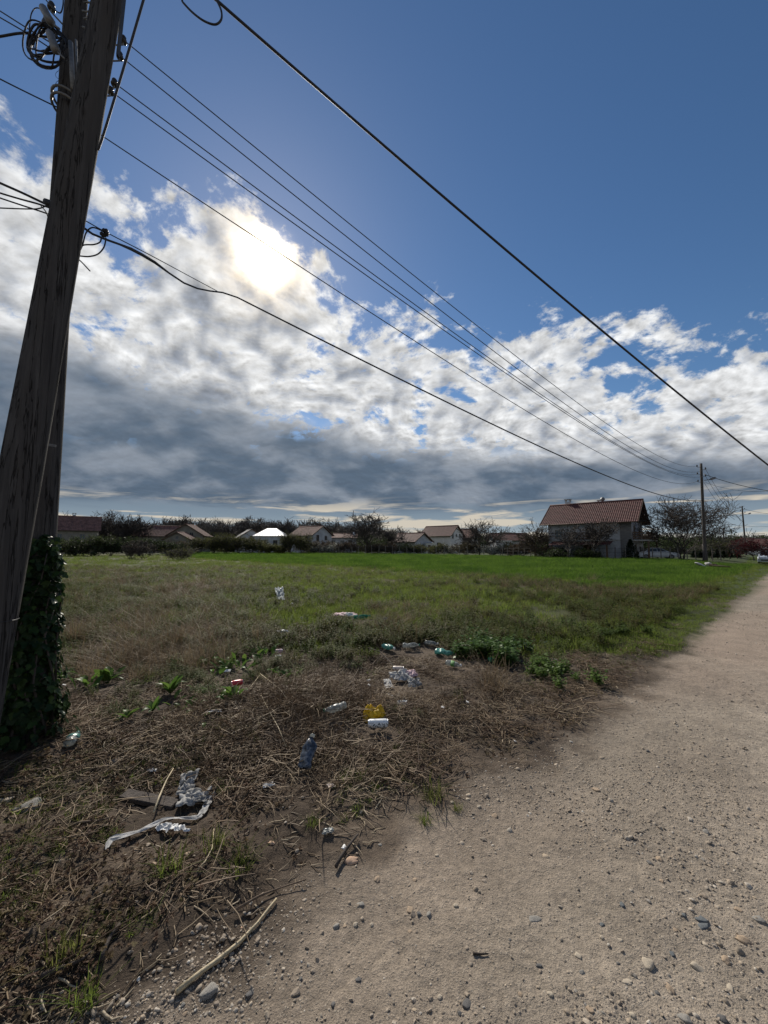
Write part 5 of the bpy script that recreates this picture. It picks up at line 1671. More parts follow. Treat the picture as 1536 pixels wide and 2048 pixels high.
car('pale blue hatchback parked at the right edge by the red-leaved tree', (c2.x, c2.y, hz1(c2.x, c2.y)), R(222), M['car_white'], 3.9, 1.7, hat, gl2, (-1.25, 1.25), 1.68)
# concrete rubble in the wheat
for i, (px, py, Y, sx, sy_, sz, rot, lb) in enumerate([(1401, 1133, 27.5, 0.95, 0.55, 0.14, (0.5, 0.25, 0.3), 'tilted pale concrete slab lying in the wheat near the track'), (1413, 1131, 28, 0.42, 0.36, 0.34, (0.2, 0.5, 0.9), 'pale concrete lump beside the tilted slab'),
                                                    (1424, 1134, 27.2, 0.6, 0.4, 0.22, (0.1, 0.2, 0.4), 'brown rubble block right of the concrete lump'), (1437, 1138, 26.5, 1.1, 0.3, 0.12, (0.0, 0.05, -0.5), 'low dark plank end right of the concrete rubble')]):
    q = P(px, 1093, Y)
    me = stone_mesh(700 + i, 1.0, 1.0, 2, 0.12, 7)
    tag(link('concrete_rubble', me, M['concrete'] if i < 2 else M['timber'], None, (q.x, q.y, 0.22 + 0.3 * sz), rot, (sx * 1.25, sy_ * 1.25, sz * 1.5)), lb, 'rubble', 'rubble in the wheat')

# ------------------------------------------------------------------ ivy round the foot of the upright pole
IV = [(0, 0, 0), (0.32, 0.16, 0.03), (0.5, 0.42, 0.0), (0.30, 0.52, 0.04), (0.22, 0.80, -0.02), (0, 1.0, -0.06), (-0.22, 0.80, -0.02), (-0.30, 0.52, 0.04), (-0.5, 0.42, 0.0), (-0.32, 0.16, 0.03), (0, 0.5, -0.05)]
IVF = [(0, 1, 10), (1, 2, 10), (2, 3, 10), (3, 4, 10), (4, 5, 10), (5, 6, 10), (6, 7, 10), (7, 8, 10), (8, 9, 10), (9, 0, 10)]
iv_me = mesh_np('ivy_leaf', np.array(IV), np.array(IVF)); iv_me.materials.append(LM['ivy'])
ivy_root = empty('ivy', back_base); tag(ivy_root, 'dark ivy wrapped thickly round the foot of the upright pole', 'ivy')
r_ = np.random.default_rng(77)


def ivy_pos(n, front_only):
    out = []
    while len(out) < n:
        z = 1.70 * r_.uniform() ** 0.85
        a = r_.uniform(0, 6.283)
        if front_only and not (math.sin(a) < 0.25 and math.cos(a) > -0.5): continue
        rad = 0.105 + 0.06 * float(vnoise(np.array([a * 1.6 + 3]), np.array([z * 3.2]))) + 0.06 * float(vnoise(np.array([a * 4]), np.array([z * 9]))) + 0.12 * math.exp(-z / 0.2)
        if z > 1.5: rad *= 1 - 0.45 * (z - 1.5) / 0.22
        rad += (r_.uniform(0.0, 0.035) if front_only else r_.uniform(-0.08, 0.025))
        ax = along(back_base, back_top, z) - back_base
        c = Vector((ax.x - 0.03 + rad * math.cos(a), ax.y + rad * math.sin(a), z + hz1(back_base.x, back_base.y) * (1 if z < 0.3 else 0)))
        nrm = Vector((math.cos(a) + r_.normal(0, 0.35), math.sin(a) + r_.normal(0, 0.35), 0.45 + r_.normal(0, 0.35))).normalized()
        down = Vector((r_.normal(0, 0.5), r_.normal(0, 0.5), -1.0)); down = (down - nrm * down.dot(nrm)).normalized()
        side = down.cross(nrm)
        s = r_.uniform(0.022, 0.075)
        out.append((c, Matrix((side, down, nrm)).transposed(), s))
    return out


for c, m3, s in ivy_pos(300, True):
    lf = bpy.data.objects.new('leaf', iv_me); COL.objects.link(lf); lf.parent = ivy_root
    lf.matrix_basis = Matrix.Translation(c) @ m3.to_4x4() @ Matrix.Scale(s, 4)
VV = []; FF = []
for c, m3, s in ivy_pos(4200, False):
    b = len(VV)
    for q in IV: VV.append(tuple(c + m3 @ (Vector(q) * s)))
    FF += [tuple(b + i for i in f) for f in IVF]
o = link('leaves', mesh_np('ivy_leaves', np.array(VV), np.array(FF)), LM['ivy'], ivy_root); o['kind'] = 'stuff'
st = MB()
for k in range(9):
    a = k * 0.75; pts = []
    for j in range(9):
        z = 1.55 * j / 8; aa = a + 0.5 * math.sin(j * 0.9 + k); ax = along(back_base, back_top, z) - back_base
        pts.append((ax.x + 0.15 * math.cos(aa), ax.y + 0.15 * math.sin(aa), z))
    st.tube(pts, [0.012 - 0.001 * j for j in range(9)], 5)
st.build('stems', M['bark'], ivy_root, True)

# ------------------------------------------------------------------ stones that can be picked out one by one
SM = {'pale': simple('pale_stone', (0.40, 0.34, 0.26), 0.85, var=0.22, scale=18, bump=0.25, bscale=60), 'tan': simple('tan_stone', (0.34, 0.255, 0.175), 0.85, var=0.22, scale=16, bump=0.25, bscale=60),
      'dark': simple('dark_stone', (0.11, 0.105, 0.10), 0.85, var=0.3, scale=14, bump=0.3, bscale=50), 'grey': simple('grey_stone', (0.24, 0.225, 0.20), 0.85, var=0.25, scale=14, bump=0.35, bscale=40),
      'peach': simple('peach_stone', (0.46, 0.31, 0.21), 0.85, var=0.18, scale=14, bump=0.2, bscale=60), 'blue': simple('blue_grey_stone', (0.11, 0.12, 0.125), 0.85, var=0.3, scale=14, bump=0.3, bscale=50)}
smesh = {}
for k in SM:
    smesh[k] = []
    for i in range(4):
        me = stone_mesh(900 + i * 7 + len(k), random.uniform(0.5, 0.75), random.uniform(1.15, 1.6), 3, 0.2, 0 if k in ('tan', 'peach', 'pale') and i % 2 == 0 else 6)
        me.polygons.foreach_set('use_smooth', np.ones(len(me.polygons), dtype=bool))
        me.materials.append(SM[k]); smesh[k].append(me)


ORD = ['first', 'second', 'third', 'fourth', 'fifth', 'sixth', 'seventh', 'eighth', 'ninth', 'tenth', 'eleventh', 'twelfth', 'thirteenth', 'fourteenth', 'fifteenth', 'sixteenth', 'seventeenth', 'eighteenth', 'nineteenth', 'twentieth', 'twenty-first', 'twenty-second', 'twenty-third', 'twenty-fourth']


def by_order(rows):
    """rank of each row among rows of its own kind, counted from the left"""
    out = []
    for r in rows:
        same = sorted(q[0] for q in rows if q[-1] == r[-1]); out.append(ORD[same.index(r[0])])
    return out


def stone(px, py, wpx, kind, label, rz=None, i=0, group=None, squash=1.0, elong=1.0):
    q = GG(px, py); dpt = q.y * math.cos(PITCH) + (q.z - CAM_H) * math.sin(PITCH); w = 0.80 * wpx / FPX * dpt
    me = smesh[kind][i % 4]
    o = link('stone', me, None, None, (q.x, q.y, q.z - w * 0.02), (random.uniform(-.2, .2), random.uniform(-.2, .2), random.uniform(0, 3.1) if rz is None else rz), (w * 0.8, w * 0.8 / elong, w * 0.8 / elong * squash))
    return tag(o, label, 'stone', group)


stone(703, 1721, 30, 'peach', 'peach-coloured rounded stone beside the dark broken stick', 0.3, 0)
stone(415, 1986, 44, 'grey', 'large angular grey stone beside the lower end of the long dry stalk', 0.8, 1, squash=1.3)
stone(500, 1988, 26, 'dark', 'black angular stone right of the large grey stone', 0.9, 1, elong=1.3)
stone(228, 1523, 24, 'tan', 'rounded brown stone on the bare soil near the ivy', 0.2, 0)
stone(543, 1686, 15, 'peach', 'small round peach pebble in the litter left of the dark stick', None, 2)
stone(372, 1713, 26, 'tan', 'brown stone half hidden by the grass tuft below the plastic strip', None, 0)
stone(1400, 1838, 34, 'blue', 'larger of two blue-grey flat stones side by side on the track', 0.2, 1, squash=0.6)
stone(1406, 1853, 28, 'blue', 'smaller blue-grey flat stone just below the larger one', 0.4, 3, squash=0.6)
stone(1070, 1838, 40, 'grey', 'long finger-shaped grey stone on the track', 0.25, 0, elong=1.7, squash=0.6)
stone(1252, 1963, 32, 'pale', 'long narrow pale stone near the bottom of the track', -0.1, 2, elong=1.6, squash=0.6)
stone(1489, 1882, 30, 'tan', 'yellowish oval stone near the right edge of the track', -0.3, 0)
stone(936, 2010, 30, 'dark', 'largest dark lump at the bottom middle of the track', 0.9, 1)
stone(1297, 1930, 36, 'pale', 'knobbly pale stone cluster in the lower right of the track', None, 1)
stone(1396, 1937, 28, 'pale', 'wedge-shaped pale stone right of the knobbly one', -0.6, 3)
stone(1365, 2036, 32, 'grey', 'pale grey stone at the bottom edge of the track', -0.5, 1)
stone(1340, 1978, 22, 'tan', 'rounded tan stone beside a small black one', None, 0)
stone(1313, 1986, 14, 'dark', 'small black stone touching the rounded tan one', None, 1)
stone(1319, 1719, 19, 'tan', 'round tan stone touching a dark one in mid track', None, 2)
stone(1301, 1727, 18, 'dark', 'dark stone touching the round tan one in mid track', None, 3)
stone(1518, 1840, 26, 'grey', 'grey stone at the right edge of the track', None, 1)
stone(1446, 2037, 26, 'dark', 'dark stone at the bottom right of the track', None, 2)
pale_rows = [(755, 1759, 17, 'tan'), (720, 1809, 19, 'grey'), (671, 1855, 22, 'grey'), (689, 1853, 12, 'tan'), (711, 1850, 15, 'pale'), (820, 1820, 20, 'tan'), (858, 1831, 19, 'grey'), (821, 1864, 14, 'tan'), (744, 1850, 12, 'pale'), (990, 1632, 16, 'tan'), (874, 1711, 12, 'pale'), (830, 1759, 15, 'tan'), (912, 1812, 14, 'pale'),
                                     (1192, 1580, 20, 'tan'), (1324, 1763, 14, 'tan'), (1409, 1887, 16, 'pale'), (1453, 1921, 22, 'tan'), (1157, 1911, 20, 'pale'), (1101, 1988, 16, 'pale'), (1461, 1976, 22, 'pale'), (1412, 1664, 17, 'grey'), (1477, 1820, 18, 'tan'), (1165, 1944, 16, 'grey'), (1041, 1990, 14, 'tan'), (880, 1995, 14, 'pale'), (1180, 2020, 20, 'tan'), (1265, 2030, 16, 'pale'), (1240, 1880, 13, 'pale'), (1204, 1875, 12, 'pale'), (1350, 1860, 12, 'tan'), (905, 1605, 13, 'pale'), (935, 1598, 12, 'pale'), (958, 1614, 12, 'pale'), (760, 1690, 10, 'grey')]
pale_rows_n = by_order(pale_rows)
for j, (px, py, w, kd) in enumerate(pale_rows):
    stone(px, py, w, kd, '%s from the left of the lesser %s stones pressed into the track' % (pale_rows_n[j], kd), None, j, 'pale stones in the track')
dark_rows = [(838, 1829, 15, 'dark'), (716, 1960, 16, 'dark'), (602, 1959, 15, 'dark'), (667, 2009, 15, 'dark'), (920, 2028, 13, 'dark'), (1204, 1850, 13, 'blue'), (1246, 1812, 17, 'blue'), (1368, 1830, 14, 'blue'), (1430, 1893, 16, 'dark'), (1345, 1908, 16, 'blue'), (1236, 1928, 12, 'dark'), (1078, 1932, 14, 'dark'), (1296, 1503, 12, 'dark'), (1020, 1880, 8, 'dark'), (780, 1990, 10, 'dark')]
dark_rows_n = by_order(dark_rows)
for j, (px, py, w, kd) in enumerate(dark_rows):
    stone(px, py, w, kd, '%s from the left of the small %s stones lying on the track' % (dark_rows_n[j], 'black' if kd == 'dark' else 'blue-grey'), None, j, 'dark stones in the track')
litter_rows = [(88, 1812, 14, 'tan'), (85, 1822, 12, 'grey'), (271, 1700, 13, 'tan'), (285, 1697, 8, 'tan'), (282, 1705, 10, 'tan'), (365, 1790, 14, 'tan'), (485, 1855, 11, 'peach'), (466, 1920, 14, 'grey'), (366, 2010, 12, 'grey'), (370, 2028, 12, 'tan'), (392, 2020, 10, 'grey'), (350, 1900, 12, 'tan'), (235, 1995, 14, 'dark'), (308, 1727, 12, 'tan'), (560, 1560, 9, 'tan')]
litter_rows_n = by_order(litter_rows)
for j, (px, py, w, kd) in enumerate(litter_rows):
    stone(px, py, w, kd, '%s from the left of the small %s stones among straw litter' % (litter_rows_n[j], kd), None, j, 'stones in the litter')
stone(48, 1616, 60, 'grey', 'broken grey rock at the foot of the ivy', 0.3, 1, squash=1.1)
stone(6, 1602, 36, 'pale', 'pale broken rock at the left edge below the ivy', 0.9, 3)


# ------------------------------------------------------------------ sticks and stalks that stand out
def stick(name, label, pts, r, mat, lift=0.012, n=7):
    q = [GG(x, y) + Vector((0, 0, lift)) for x, y in pts]
    o0 = q[0].copy()
    k = len(q); rad = [r * (1 - 0.55 * i / (k - 1)) * random.uniform(0.85, 1.15) for i in range(k)]
    ob = MB().tube([v - o0 for v in q], rad, n).build(name, mat, None, True, loc=o0)
    return tag(ob, label, 'stick')


M['strawpale'] = simple('pale_stalk', (0.42, 0.34, 0.21), 0.6, var=0.25, scale=30, bump=0.3)
M['stickdark'] = simple('dark_stick', (0.055, 0.042, 0.034), 0.85, var=0.4, scale=30, bump=0.5)
M['stickbrown'] = simple('brown_stick', (0.15, 0.105, 0.07), 0.8, var=0.35, scale=30, bump=0.4)
stick('dry_stalk', 'long pale dry stalk lying across the edge of the track', [(553, 1803), (538, 1822), (515, 1852), (480, 1890), (436, 1926), (400, 1952), (352, 1992)][::-1], 0.010, M['strawpale'])
stick('broken_stick', 'dark broken stick leaning on the peach-coloured stone', [(672, 1742), (682, 1722), (697, 1700), (716, 1676)], 0.011, M['stickdark'], 0.02)
stick('dry_stalk', 'pale thin stalk standing across the white plastic film', [(306, 1644), (318, 1610), (332, 1577), (346, 1552)], 0.006, M['strawpale'], 0.05)
stick('dry_stalk', 'bent pale stalk below the plastic strip', [(395, 1748), (410, 1732), (424, 1705), (428, 1660)], 0.005, M['strawpale'], 0.02)
stick('dark_branch', 'knotted dark branch on the soil at the lower left', [(202, 1932), (210, 1905), (222, 1880), (240, 1858)], 0.012, M['stickdark'], 0.02)
stick('brown_branch', 'brown forked twig pointing at the long dry stalk', [(470, 1830), (520, 1800), (560, 1785), (612, 1768)], 0.006, M['stickbrown'], 0.02)
stick('brown_branch', 'brown bent twig on the bare soil left of the plastic strip', [(138, 1662), (160, 1652), (200, 1648), (228, 1640)], 0.008, M['stickbrown'], 0.02)
stick('brown_branch', 'thin twig lying near the left bottom corner', [(80, 1965), (130, 1945), (165, 1930), (182, 1915)], 0.009, M['stickdark'], 0.02)
stick('dark_branch', 'long dark bramble arching over the paper litter', [(735, 1310), (760, 1318), (785, 1345), (800, 1372)], 0.007, M['stickdark'], 0.10)
stick('dry_stalk', 'pale stalk leaning near the blue bottle', [(572, 1510), (556, 1470), (540, 1440), (520, 1400)], 0.004, M['strawpale'], 0.06)
stick('dry_stalk', 'slim pale stalk right of the pink can', [(482, 1405), (500, 1385), (520, 1358)], 0.004, M['strawpale'], 0.05)
stick('dry_stalk', 'slim pale stalk slanting right above the brown heap', [(520, 1362), (560, 1396), (582, 1430)], 0.004, M['strawpale'], 0.08)
stick('brown_branch', 'grey twig on the track edge beyond the thatch', [(1160, 1396), (1168, 1412), (1178, 1428)], 0.006, M['stickbrown'], 0.02)
stick('brown_branch', 'second grey twig lower on the track edge', [(1118, 1432), (1134, 1446), (1150, 1455)], 0.007, M['stickbrown'], 0.02)
stick('brown_branch', 'short brown twig lying alone on the lower track', [(946, 1909), (962, 1911), (976, 1910)], 0.005, M['stickdark'], 0.005)
bd = GG(298, 1608)
bo = MB(); bo.box(-0.19, 0.19, -0.04, 0.04, 0, 0.028)
bob = bo.build('charred_board', M['stickdark'], None, loc=bd + Vector((0, 0, 0.012)), rot=(0.05, 0.03, R(-12)))
bob.modifiers.new('bevel', 'BEVEL').width = 0.005
tag(bob, 'short dark board lying left of the white plastic film', 'board')

# ------------------------------------------------------------------ litter
M['film'] = simple('white_plastic_film', (0.58, 0.57, 0.55), 0.8, var=0.35, scale=20, transl=0.35, spec=0.15)
M['film_clear'] = simple('clear_plastic_film', (0.70, 0.73, 0.75), 0.3, var=0.15, scale=20, transl=0.55, alpha=0.8)
M['film_grey'] = simple('dirty_plastic_film', (0.40, 0.39, 0.37), 0.85, spec=0.15, var=0.45, scale=14, transl=0.25)
M['paper'] = simple('white_paper', (0.70, 0.69, 0.66), 0.8, var=0.3, scale=20)
M['paper_pink'] = simple('pinkish_paper', (0.60, 0.42, 0.44), 0.7, var=0.25, scale=30)
M['paper_blue'] = simple('pale_blue_wrapper', (0.32, 0.36, 0.46), 0.5, var=0.3, scale=24)
M['yellow'] = simple('yellow_plastic', (0.68, 0.46, 0.02), 0.42, var=0.25, scale=10, transl=0.35)
M['red'] = simple('red_tin', (0.62, 0.05, 0.07), 0.35, var=0.15, scale=18)
M['alu'] = simple('aluminium', (0.66, 0.66, 0.67), 0.3, var=0.12, metallic=0.85, scale=20)
M['bottle_green'] = simple('green_plastic', (0.04, 0.26, 0.15), 0.2, var=0.2, scale=14, transl=0.45)
M['bottle_teal'] = simple('teal_plastic', (0.16, 0.40, 0.35), 0.25, var=0.4, scale=14, transl=0.45)
M['bottle_clear'] = simple('clear_plastic', (0.34, 0.36, 0.35), 0.2, var=0.45, scale=22, transl=0.4, alpha=0.7)
M['bottle_blue'] = simple('blue_plastic', (0.095, 0.115, 0.15), 0.25, var=0.6, scale=30, transl=0.35)
M['tin_pale'] = simple('faded_tin', (0.62, 0.52, 0.44), 0.45, var=0.2, scale=18)
M['green_label'] = simple('green_print', (0.10, 0.28, 0.06), 0.5, var=0.3, scale=20)


def can_print():
    m, N = new_mat('white_can_print')
    tc = N.n('ShaderNodeTexCoord').outputs['Object']
    x, y, z = N.sep(tc)
    n = N.noise(N.vm('MULTIPLY', tc, (70, 90, 90)), 1.0, 3, 0.6)
    band = N.m('MULTIPLY', N.sstep(z, 0.022, 0.012), N.m('GREATER_THAN', n, 0.53))
    c = N.mix(band, (0.72, 0.74, 0.74), (0.04, 0.06, 0.07))
    b = N.n('ShaderNodeBsdfPrincipled'); N.put(b.inputs['Base Color'], c); b.inputs['Roughness'].default_value = 0.4
    finish(N, b.outputs[0])
    return m


M['white_can'] = can_print()


def mpp(q):
    return (q.y * math.cos(PITCH) + (q.z - CAM_H) * math.sin(PITCH)) / FPX


def lumpy(me, amp, freq, seed):
    n = len(me.vertices); co = np.zeros(n * 3, np.float32); me.vertices.foreach_get('co', co); co = co.reshape(-1, 3)
    s = seed * 3.1
    d = np.stack([fbm(co[:, 1] * freq + s, co[:, 2] * freq + co[:, 0] * freq, 3, seed) - 0.5, fbm(co[:, 0] * freq + s, co[:, 2] * freq - co[:, 1] * freq, 3, seed + 1) - 0.5, fbm(co[:, 0] * freq - s, co[:, 1] * freq + co[:, 2] * freq, 3, seed + 2) - 0.5], 1)
    co = co + d * amp * 2
    me.vertices.foreach_set('co', co.ravel().astype(np.float32)); me.update()


def can(label, px, py, L, rad, body, rz, crush=0.0, name='drink_can', seed=1, tilt=0.0, lift=0.0, group=None):
    q = GG(px, py)
    o = empty(name, (q.x, q.y, q.z + rad * 0.9 + lift), rz); o.rotation_euler = (0, tilt, rz)
    tag(o, label, 'can', group)
    mb = MB(); mb.lathe([(rad * 0.80, -L / 2), (rad * 0.86, -L / 2 + 0.004), (rad, -L / 2 + 0.014), (rad, -L / 6), (rad, L / 6), (rad, L / 2 - 0.016), (rad * 0.84, L / 2 - 0.002)], 22, 'x')
    me = mb.mesh('body', True)
    if crush: lumpy(me, crush, 22, seed)
    link('body', me, body, o)
    for s in (-1, 1):
        rm = MB(); x0 = s * (L / 2 - 0.002)
        rm.lathe([(0.0, x0 - s * 0.004), (rad * 0.70, x0 - s * 0.004), (rad * 0.78, x0 + s * 0.003), (rad * 0.86, x0 + s * 0.003), (rad * 0.87, x0 - s * 0.002)], 22, 'x')
        rm.build('rim', M['alu'], o, True)
    return o


def bottle(label, px, py, L, rad, body, rz, flat=0.75, crush=0.01, cap=None, seed=1, tilt=0.0, band=None, lift=0.0, group=None):
    q = GG(px, py)
    o = empty('plastic_bottle', (q.x, q.y, q.z + rad * flat * 0.9 + lift), rz); o.rotation_euler = (0, tilt, rz)
    tag(o, label, 'bottle', group)
    prof = [(rad * 0.6, -L / 2), (rad * 0.93, -L / 2 + 0.006), (rad, -L / 2 + 0.02)]
    for k in range(7):
        x = -L / 2 + 0.03 + k * L * 0.075; prof += [(rad, x), (rad * 0.93, x + L * 0.035)]
    prof += [(rad, L * 0.14), (rad * 0.86, L * 0.26), (rad * 0.55, L * 0.36), (rad * 0.36, L * 0.41), (rad * 0.34, L * 0.44), (rad * 0.34, L * 0.47)]
    mb = MB(); mb.lathe(prof, 18, 'x')
    me = mb.mesh('body', True)
    n = len(me.vertices); co = np.zeros(n * 3, np.float32); me.vertices.foreach_get('co', co); co = co.reshape(-1, 3)
    co[:, 2] *= flat; co[:, 1] *= (1 + (1 - flat) * 0.4); me.vertices.foreach_set('co', co.ravel())
    lumpy(me, crush, 16, seed)
    link('body', me, body, o)
    cp = MB(); cp.lathe([(rad * 0.42, L * 0.455), (rad * 0.44, L * 0.46), (rad * 0.44, L * 0.51), (rad * 0.38, L * 0.52), (0.0, L * 0.52)], 14, 'x'); cp.build('cap', cap or M['paper'], o, True)
    if band:
        bn = MB(); bn.lathe([(rad * 1.03, -L * 0.12), (rad * 1.05, -L * 0.1), (rad * 1.05, L * 0.08), (rad * 1.02, L * 0.1)], 18, 'x')
        me = bn.mesh('label_band', True); n = len(me.vertices); co = np.zeros(n * 3, np.float32); me.vertices.foreach_get('co', co); co = co.reshape(-1, 3)
        co[:, 2] *= flat; co[:, 1] *= (1 + (1 - flat) * 0.4); me.vertices.foreach_set('co', co.ravel()); lumpy(me, crush, 16, seed)
        link('label_band', me, band, o)
    return o


def sheet(name, label, px, py, w, h, mat, seed, amp=0.35, rz=0.0, stand=0.0, cat='litter', nx=22, lift=0.0, group=None):
    """crumpled sheet of film or paper with ragged outline"""
    q = GG(px, py)
    u, v = np.meshgrid(np.linspace(-0.5, 0.5, nx), np.linspace(-0.5, 0.5, nx)); u = u.ravel(); v = v.ravel()
    a = np.arctan2(v, u); rr = np.maximum(np.abs(u), np.abs(v)) * 2
    rag = 0.62 + 0.6 * fbm(np.cos(a) * 1.7 + seed, np.sin(a) * 1.7, 3, seed)
    x = u * w * rag; y = v * h * rag
    f1 = 1 - np.abs(2 * fbm(u * 3.5 + seed, v * 3.5, 3, seed + 3) - 1); f2 = fbm(u * 7 + seed, v * 7, 3, seed + 4)
    z = (f1 * 0.7 + f2 * 0.3 - 0.45) * amp * min(w, h) * (1.15 - 0.5 * rr)
    z = z - z.min() * 0.7
    x = x + (fbm(u * 5, v * 5, 2, seed + 6) - 0.5) * w * 0.2; y = y + (fbm(u * 5, v * 5, 2, seed + 7) - 0.5) * h * 0.2
    i = np.arange(nx * nx).reshape(nx, nx)
    F = np.stack([i[:-1, :-1].ravel(), i[:-1, 1:].ravel(), i[1:, 1:].ravel(), i[1:, :-1].ravel()], 1)
    o = link(name, mesh_np(name, np.stack([x, y, z], 1), F, False), mat, None, q + Vector((0, 0, 0.008 + lift)), (stand, 0, rz))
    so = o.modifiers.new('thickness', 'SOLIDIFY'); so.thickness = 0.0012
    return tag(o, label, cat, group)


def bag(label, px, py, sx, sy_, sz, mat, seed, lift=0.0, name='plastic_bag', crease=0.45, rz=0.0, lobes=0.0):
    q = GG(px, py)
    bm = bmesh.new(); bmesh.ops.create_icosphere(bm, subdivisions=5, radius=0.5)
    me = bpy.data.meshes.new(name); bm.to_mesh(me); bm.free()
    n = len(me.vertices); co = np.zeros(n * 3, np.float32); me.vertices.foreach_get('co', co); co = co.reshape(-1, 3).astype(float)
    nr = co / np.linalg.norm(co, axis=1)[:, None]
    a = nr[:, 0] * 2.3 + nr[:, 2] * 1.2 + seed; b = nr[:, 1] * 2.3 - nr[:, 2] * 1.7
    rid = 1 - np.abs(2 * fbm(a, b, 3, seed) - 1); rid2 = 1 - np.abs(2 * fbm(a * 2.6, b * 2.6, 2, seed + 4) - 1)
    k = 0.62 + crease * rid + 0.22 * rid2
    co = co * k[:, None] * np.array([sx, sy_, sz]); co[:, 2] = np.maximum(co[:, 2], -sz * 0.30)
    xn = co[:, 0] / sx
    co[:, 2] = np.where(co[:, 2] > 0, co[:, 2] * (1 + lobes * np.cos((xn - 0.05) * 8.5)), co[:, 2])
    co[:, 2] -= co[:, 2].min()
    me.vertices.foreach_set('co', co.ravel().astype(np.float32)); me.update()
    me.polygons.foreach_set('use_smooth', np.ones(len(me.polygons), dtype=bool))
    return tag(link(name, me, mat, None, q + Vector((0, 0, lift)), (0, 0, rz)), label, 'bag')


bag('crumpled yellow plastic bag sitting behind the white can', 748, 1444, 0.165, 0.10, 0.15, M['yellow'], 15, 0.0, crease=0.55, lobes=-0.30)
can('white drink can with dark print lying before the yellow bag', 756, 1462, 0.165, 0.034, M['white_can'], R(3), 0.002, lift=0.03)
can('red drink can with silver end lying in the green weeds', 474, 1374, 0.118, 0.031, M['red'], R(28), 0.003, seed=4, lift=0.015)
can('faded pale can on its side above the white paper heap', 797, 1348, 0.13, 0.033, M['tin_pale'], R(-8), 0.003, seed=5, lift=0.03)
can('small pinkish crushed can beyond the leafy clump', 556, 1310, 0.12, 0.033, M['paper_pink'], R(20), 0.008, seed=8, lift=0.02)
bottle('crushed dark blue bottle standing crookedly in the brown stems', 616, 1540, 0.23, 0.040, M['bottle_blue'], R(82), 0.55, 0.022, M['bottle_clear'], 3, R(-38), lift=0.10)
bottle('dusty clear bottle half buried in the brown heap', 670, 1434, 0.20, 0.034, M['bottle_clear'], R(200), 0.9, 0.010, M['bottle_green'], 5, R(6), lift=0.05)
bottle('bright teal crushed bottle right of the paper heap', 890, 1313, 0.27, 0.048, M['bottle_teal'], R(-22), 0.7, 0.022, M['bottle_green'], 6, lift=0.03)
bottle('pale bottle with a green label below the teal bottle', 907, 1336, 0.21, 0.040, M['bottle_clear'], R(-35), 0.85, 0.014, M['paper'], 7, band=M['green_label'], lift=0.02)
bottle('dark green bottle lying at the edge of the nettle patch', 997, 1327, 0.27, 0.042, M['bottle_green'], R(10), 0.8, 0.012, M['bottle_green'], 8, lift=0.02)
bottle('pale aqua bottle left of the teal one', 778, 1302, 0.24, 0.043, M['bottle_teal'], R(-50), 0.75, 0.016, M['paper'], 9, lift=0.03)
bottle('clear crushed bottle beyond the paper heap', 822, 1298, 0.26, 0.042, M['bottle_clear'], R(5), 0.7, 0.02, M['bottle_green'], 10, lift=0.03)
bottle('clear flattened bottle right of the aqua one, farther back', 862, 1292, 0.22, 0.038, M['bottle_clear'], R(-20), 0.7, 0.02, M['paper'], 11, lift=0.02)
bottle('green bottle lying on the far litter heap', 722, 1245, 0.42, 0.05, M['bottle_green'], R(32), 0.8, 0.012, M['bottle_green'], 12, lift=0.08)
bottle('pale wrapper-like bottle in the dry weeds left of the far heap', 566, 1269, 0.24, 0.04, M['paper_blue'], R(20), 0.6, 0.02, M['paper'], 13, lift=0.03)
bottle('teal-capped clear bottle lying at the foot of the ivy', 146, 1486, 0.17, 0.036, M['bottle_clear'], R(110), 0.8, 0.01, M['bottle_teal'], 14, band=M['bottle_teal'], lift=0.01)
sheet('plastic_bag', 'clear plastic bag standing upright in the green meadow', 558, 1198, 0.26, 0.42, M['film_clear'], 44, 0.9, R(35), R(62), 'bag', lift=0.12)
sheet('plastic_film', 'largest crumpled white sheet in the paper heap', 800, 1362, 0.26, 0.20, M['film'], 22, 0.55, 0.3, 0.3, lift=0.03)
sheet('plastic_film', 'pinkish white wrapper at the right of the paper heap', 822, 1357, 0.15, 0.12, M['paper_pink'], 23, 0.6, 0.5, 0.3, lift=0.04)
sheet('plastic_film', 'grey creased sheet at the lower right of the paper heap', 828, 1374, 0.16, 0.14, M['film_grey'], 24, 0.7, 0.2, 0.5, lift=0.02)
sheet('plastic_film', 'thin white strip hanging left of the paper heap', 776, 1374, 0.09, 0.22, M['film'], 25, 0.5, 0.2, 0.1, lift=0.02)
sheet('paper_scrap', 'narrow white scrap below the paper heap', 775, 1398, 0.07, 0.10, M['paper'], 26, 0.5, 0.6, lift=0.02)
sheet('paper_scrap', 'small folded white carton right of the narrow scrap', 804, 1412, 0.10, 0.06, M['paper'], 27, 0.5, -0.2, 0.4, lift=0.02)
sheet('plastic_film', 'dirty white film caught on stems above the plastic strip', 374, 1580, 0.11, 0.17, M['film_grey'], 28, 0.7, 0.3, 0.35, lift=0.02)
sheet('plastic_film', 'crumpled grey-white film lying right of the dark board', 388, 1606, 0.20, 0.13, M['film_grey'], 29, 0.6, 0.25, 0.15, lift=0.01)
sheet('paper_scrap', 'white scrap on the soil right of the brown stone', 300, 1544, 0.10, 0.045, M['paper'], 30, 0.5, -0.2, lift=0.005)
sheet('paper_scrap', 'small white tissue right of the white film', 537, 1576, 0.07, 0.05, M['paper'], 31, 0.7, 0.4, lift=0.005)
sheet('paper_scrap', 'tiny cream scrap right of the blue bottle', 662, 1578, 0.05, 0.045, M['tin_pale'], 32, 0.7, 0.4, lift=0.005)
sheet('paper_scrap', 'pale green foil scrap above the dark broken stick', 657, 1668, 0.06, 0.045, M['bottle_clear'], 33, 0.5, 0.1, lift=0.003)
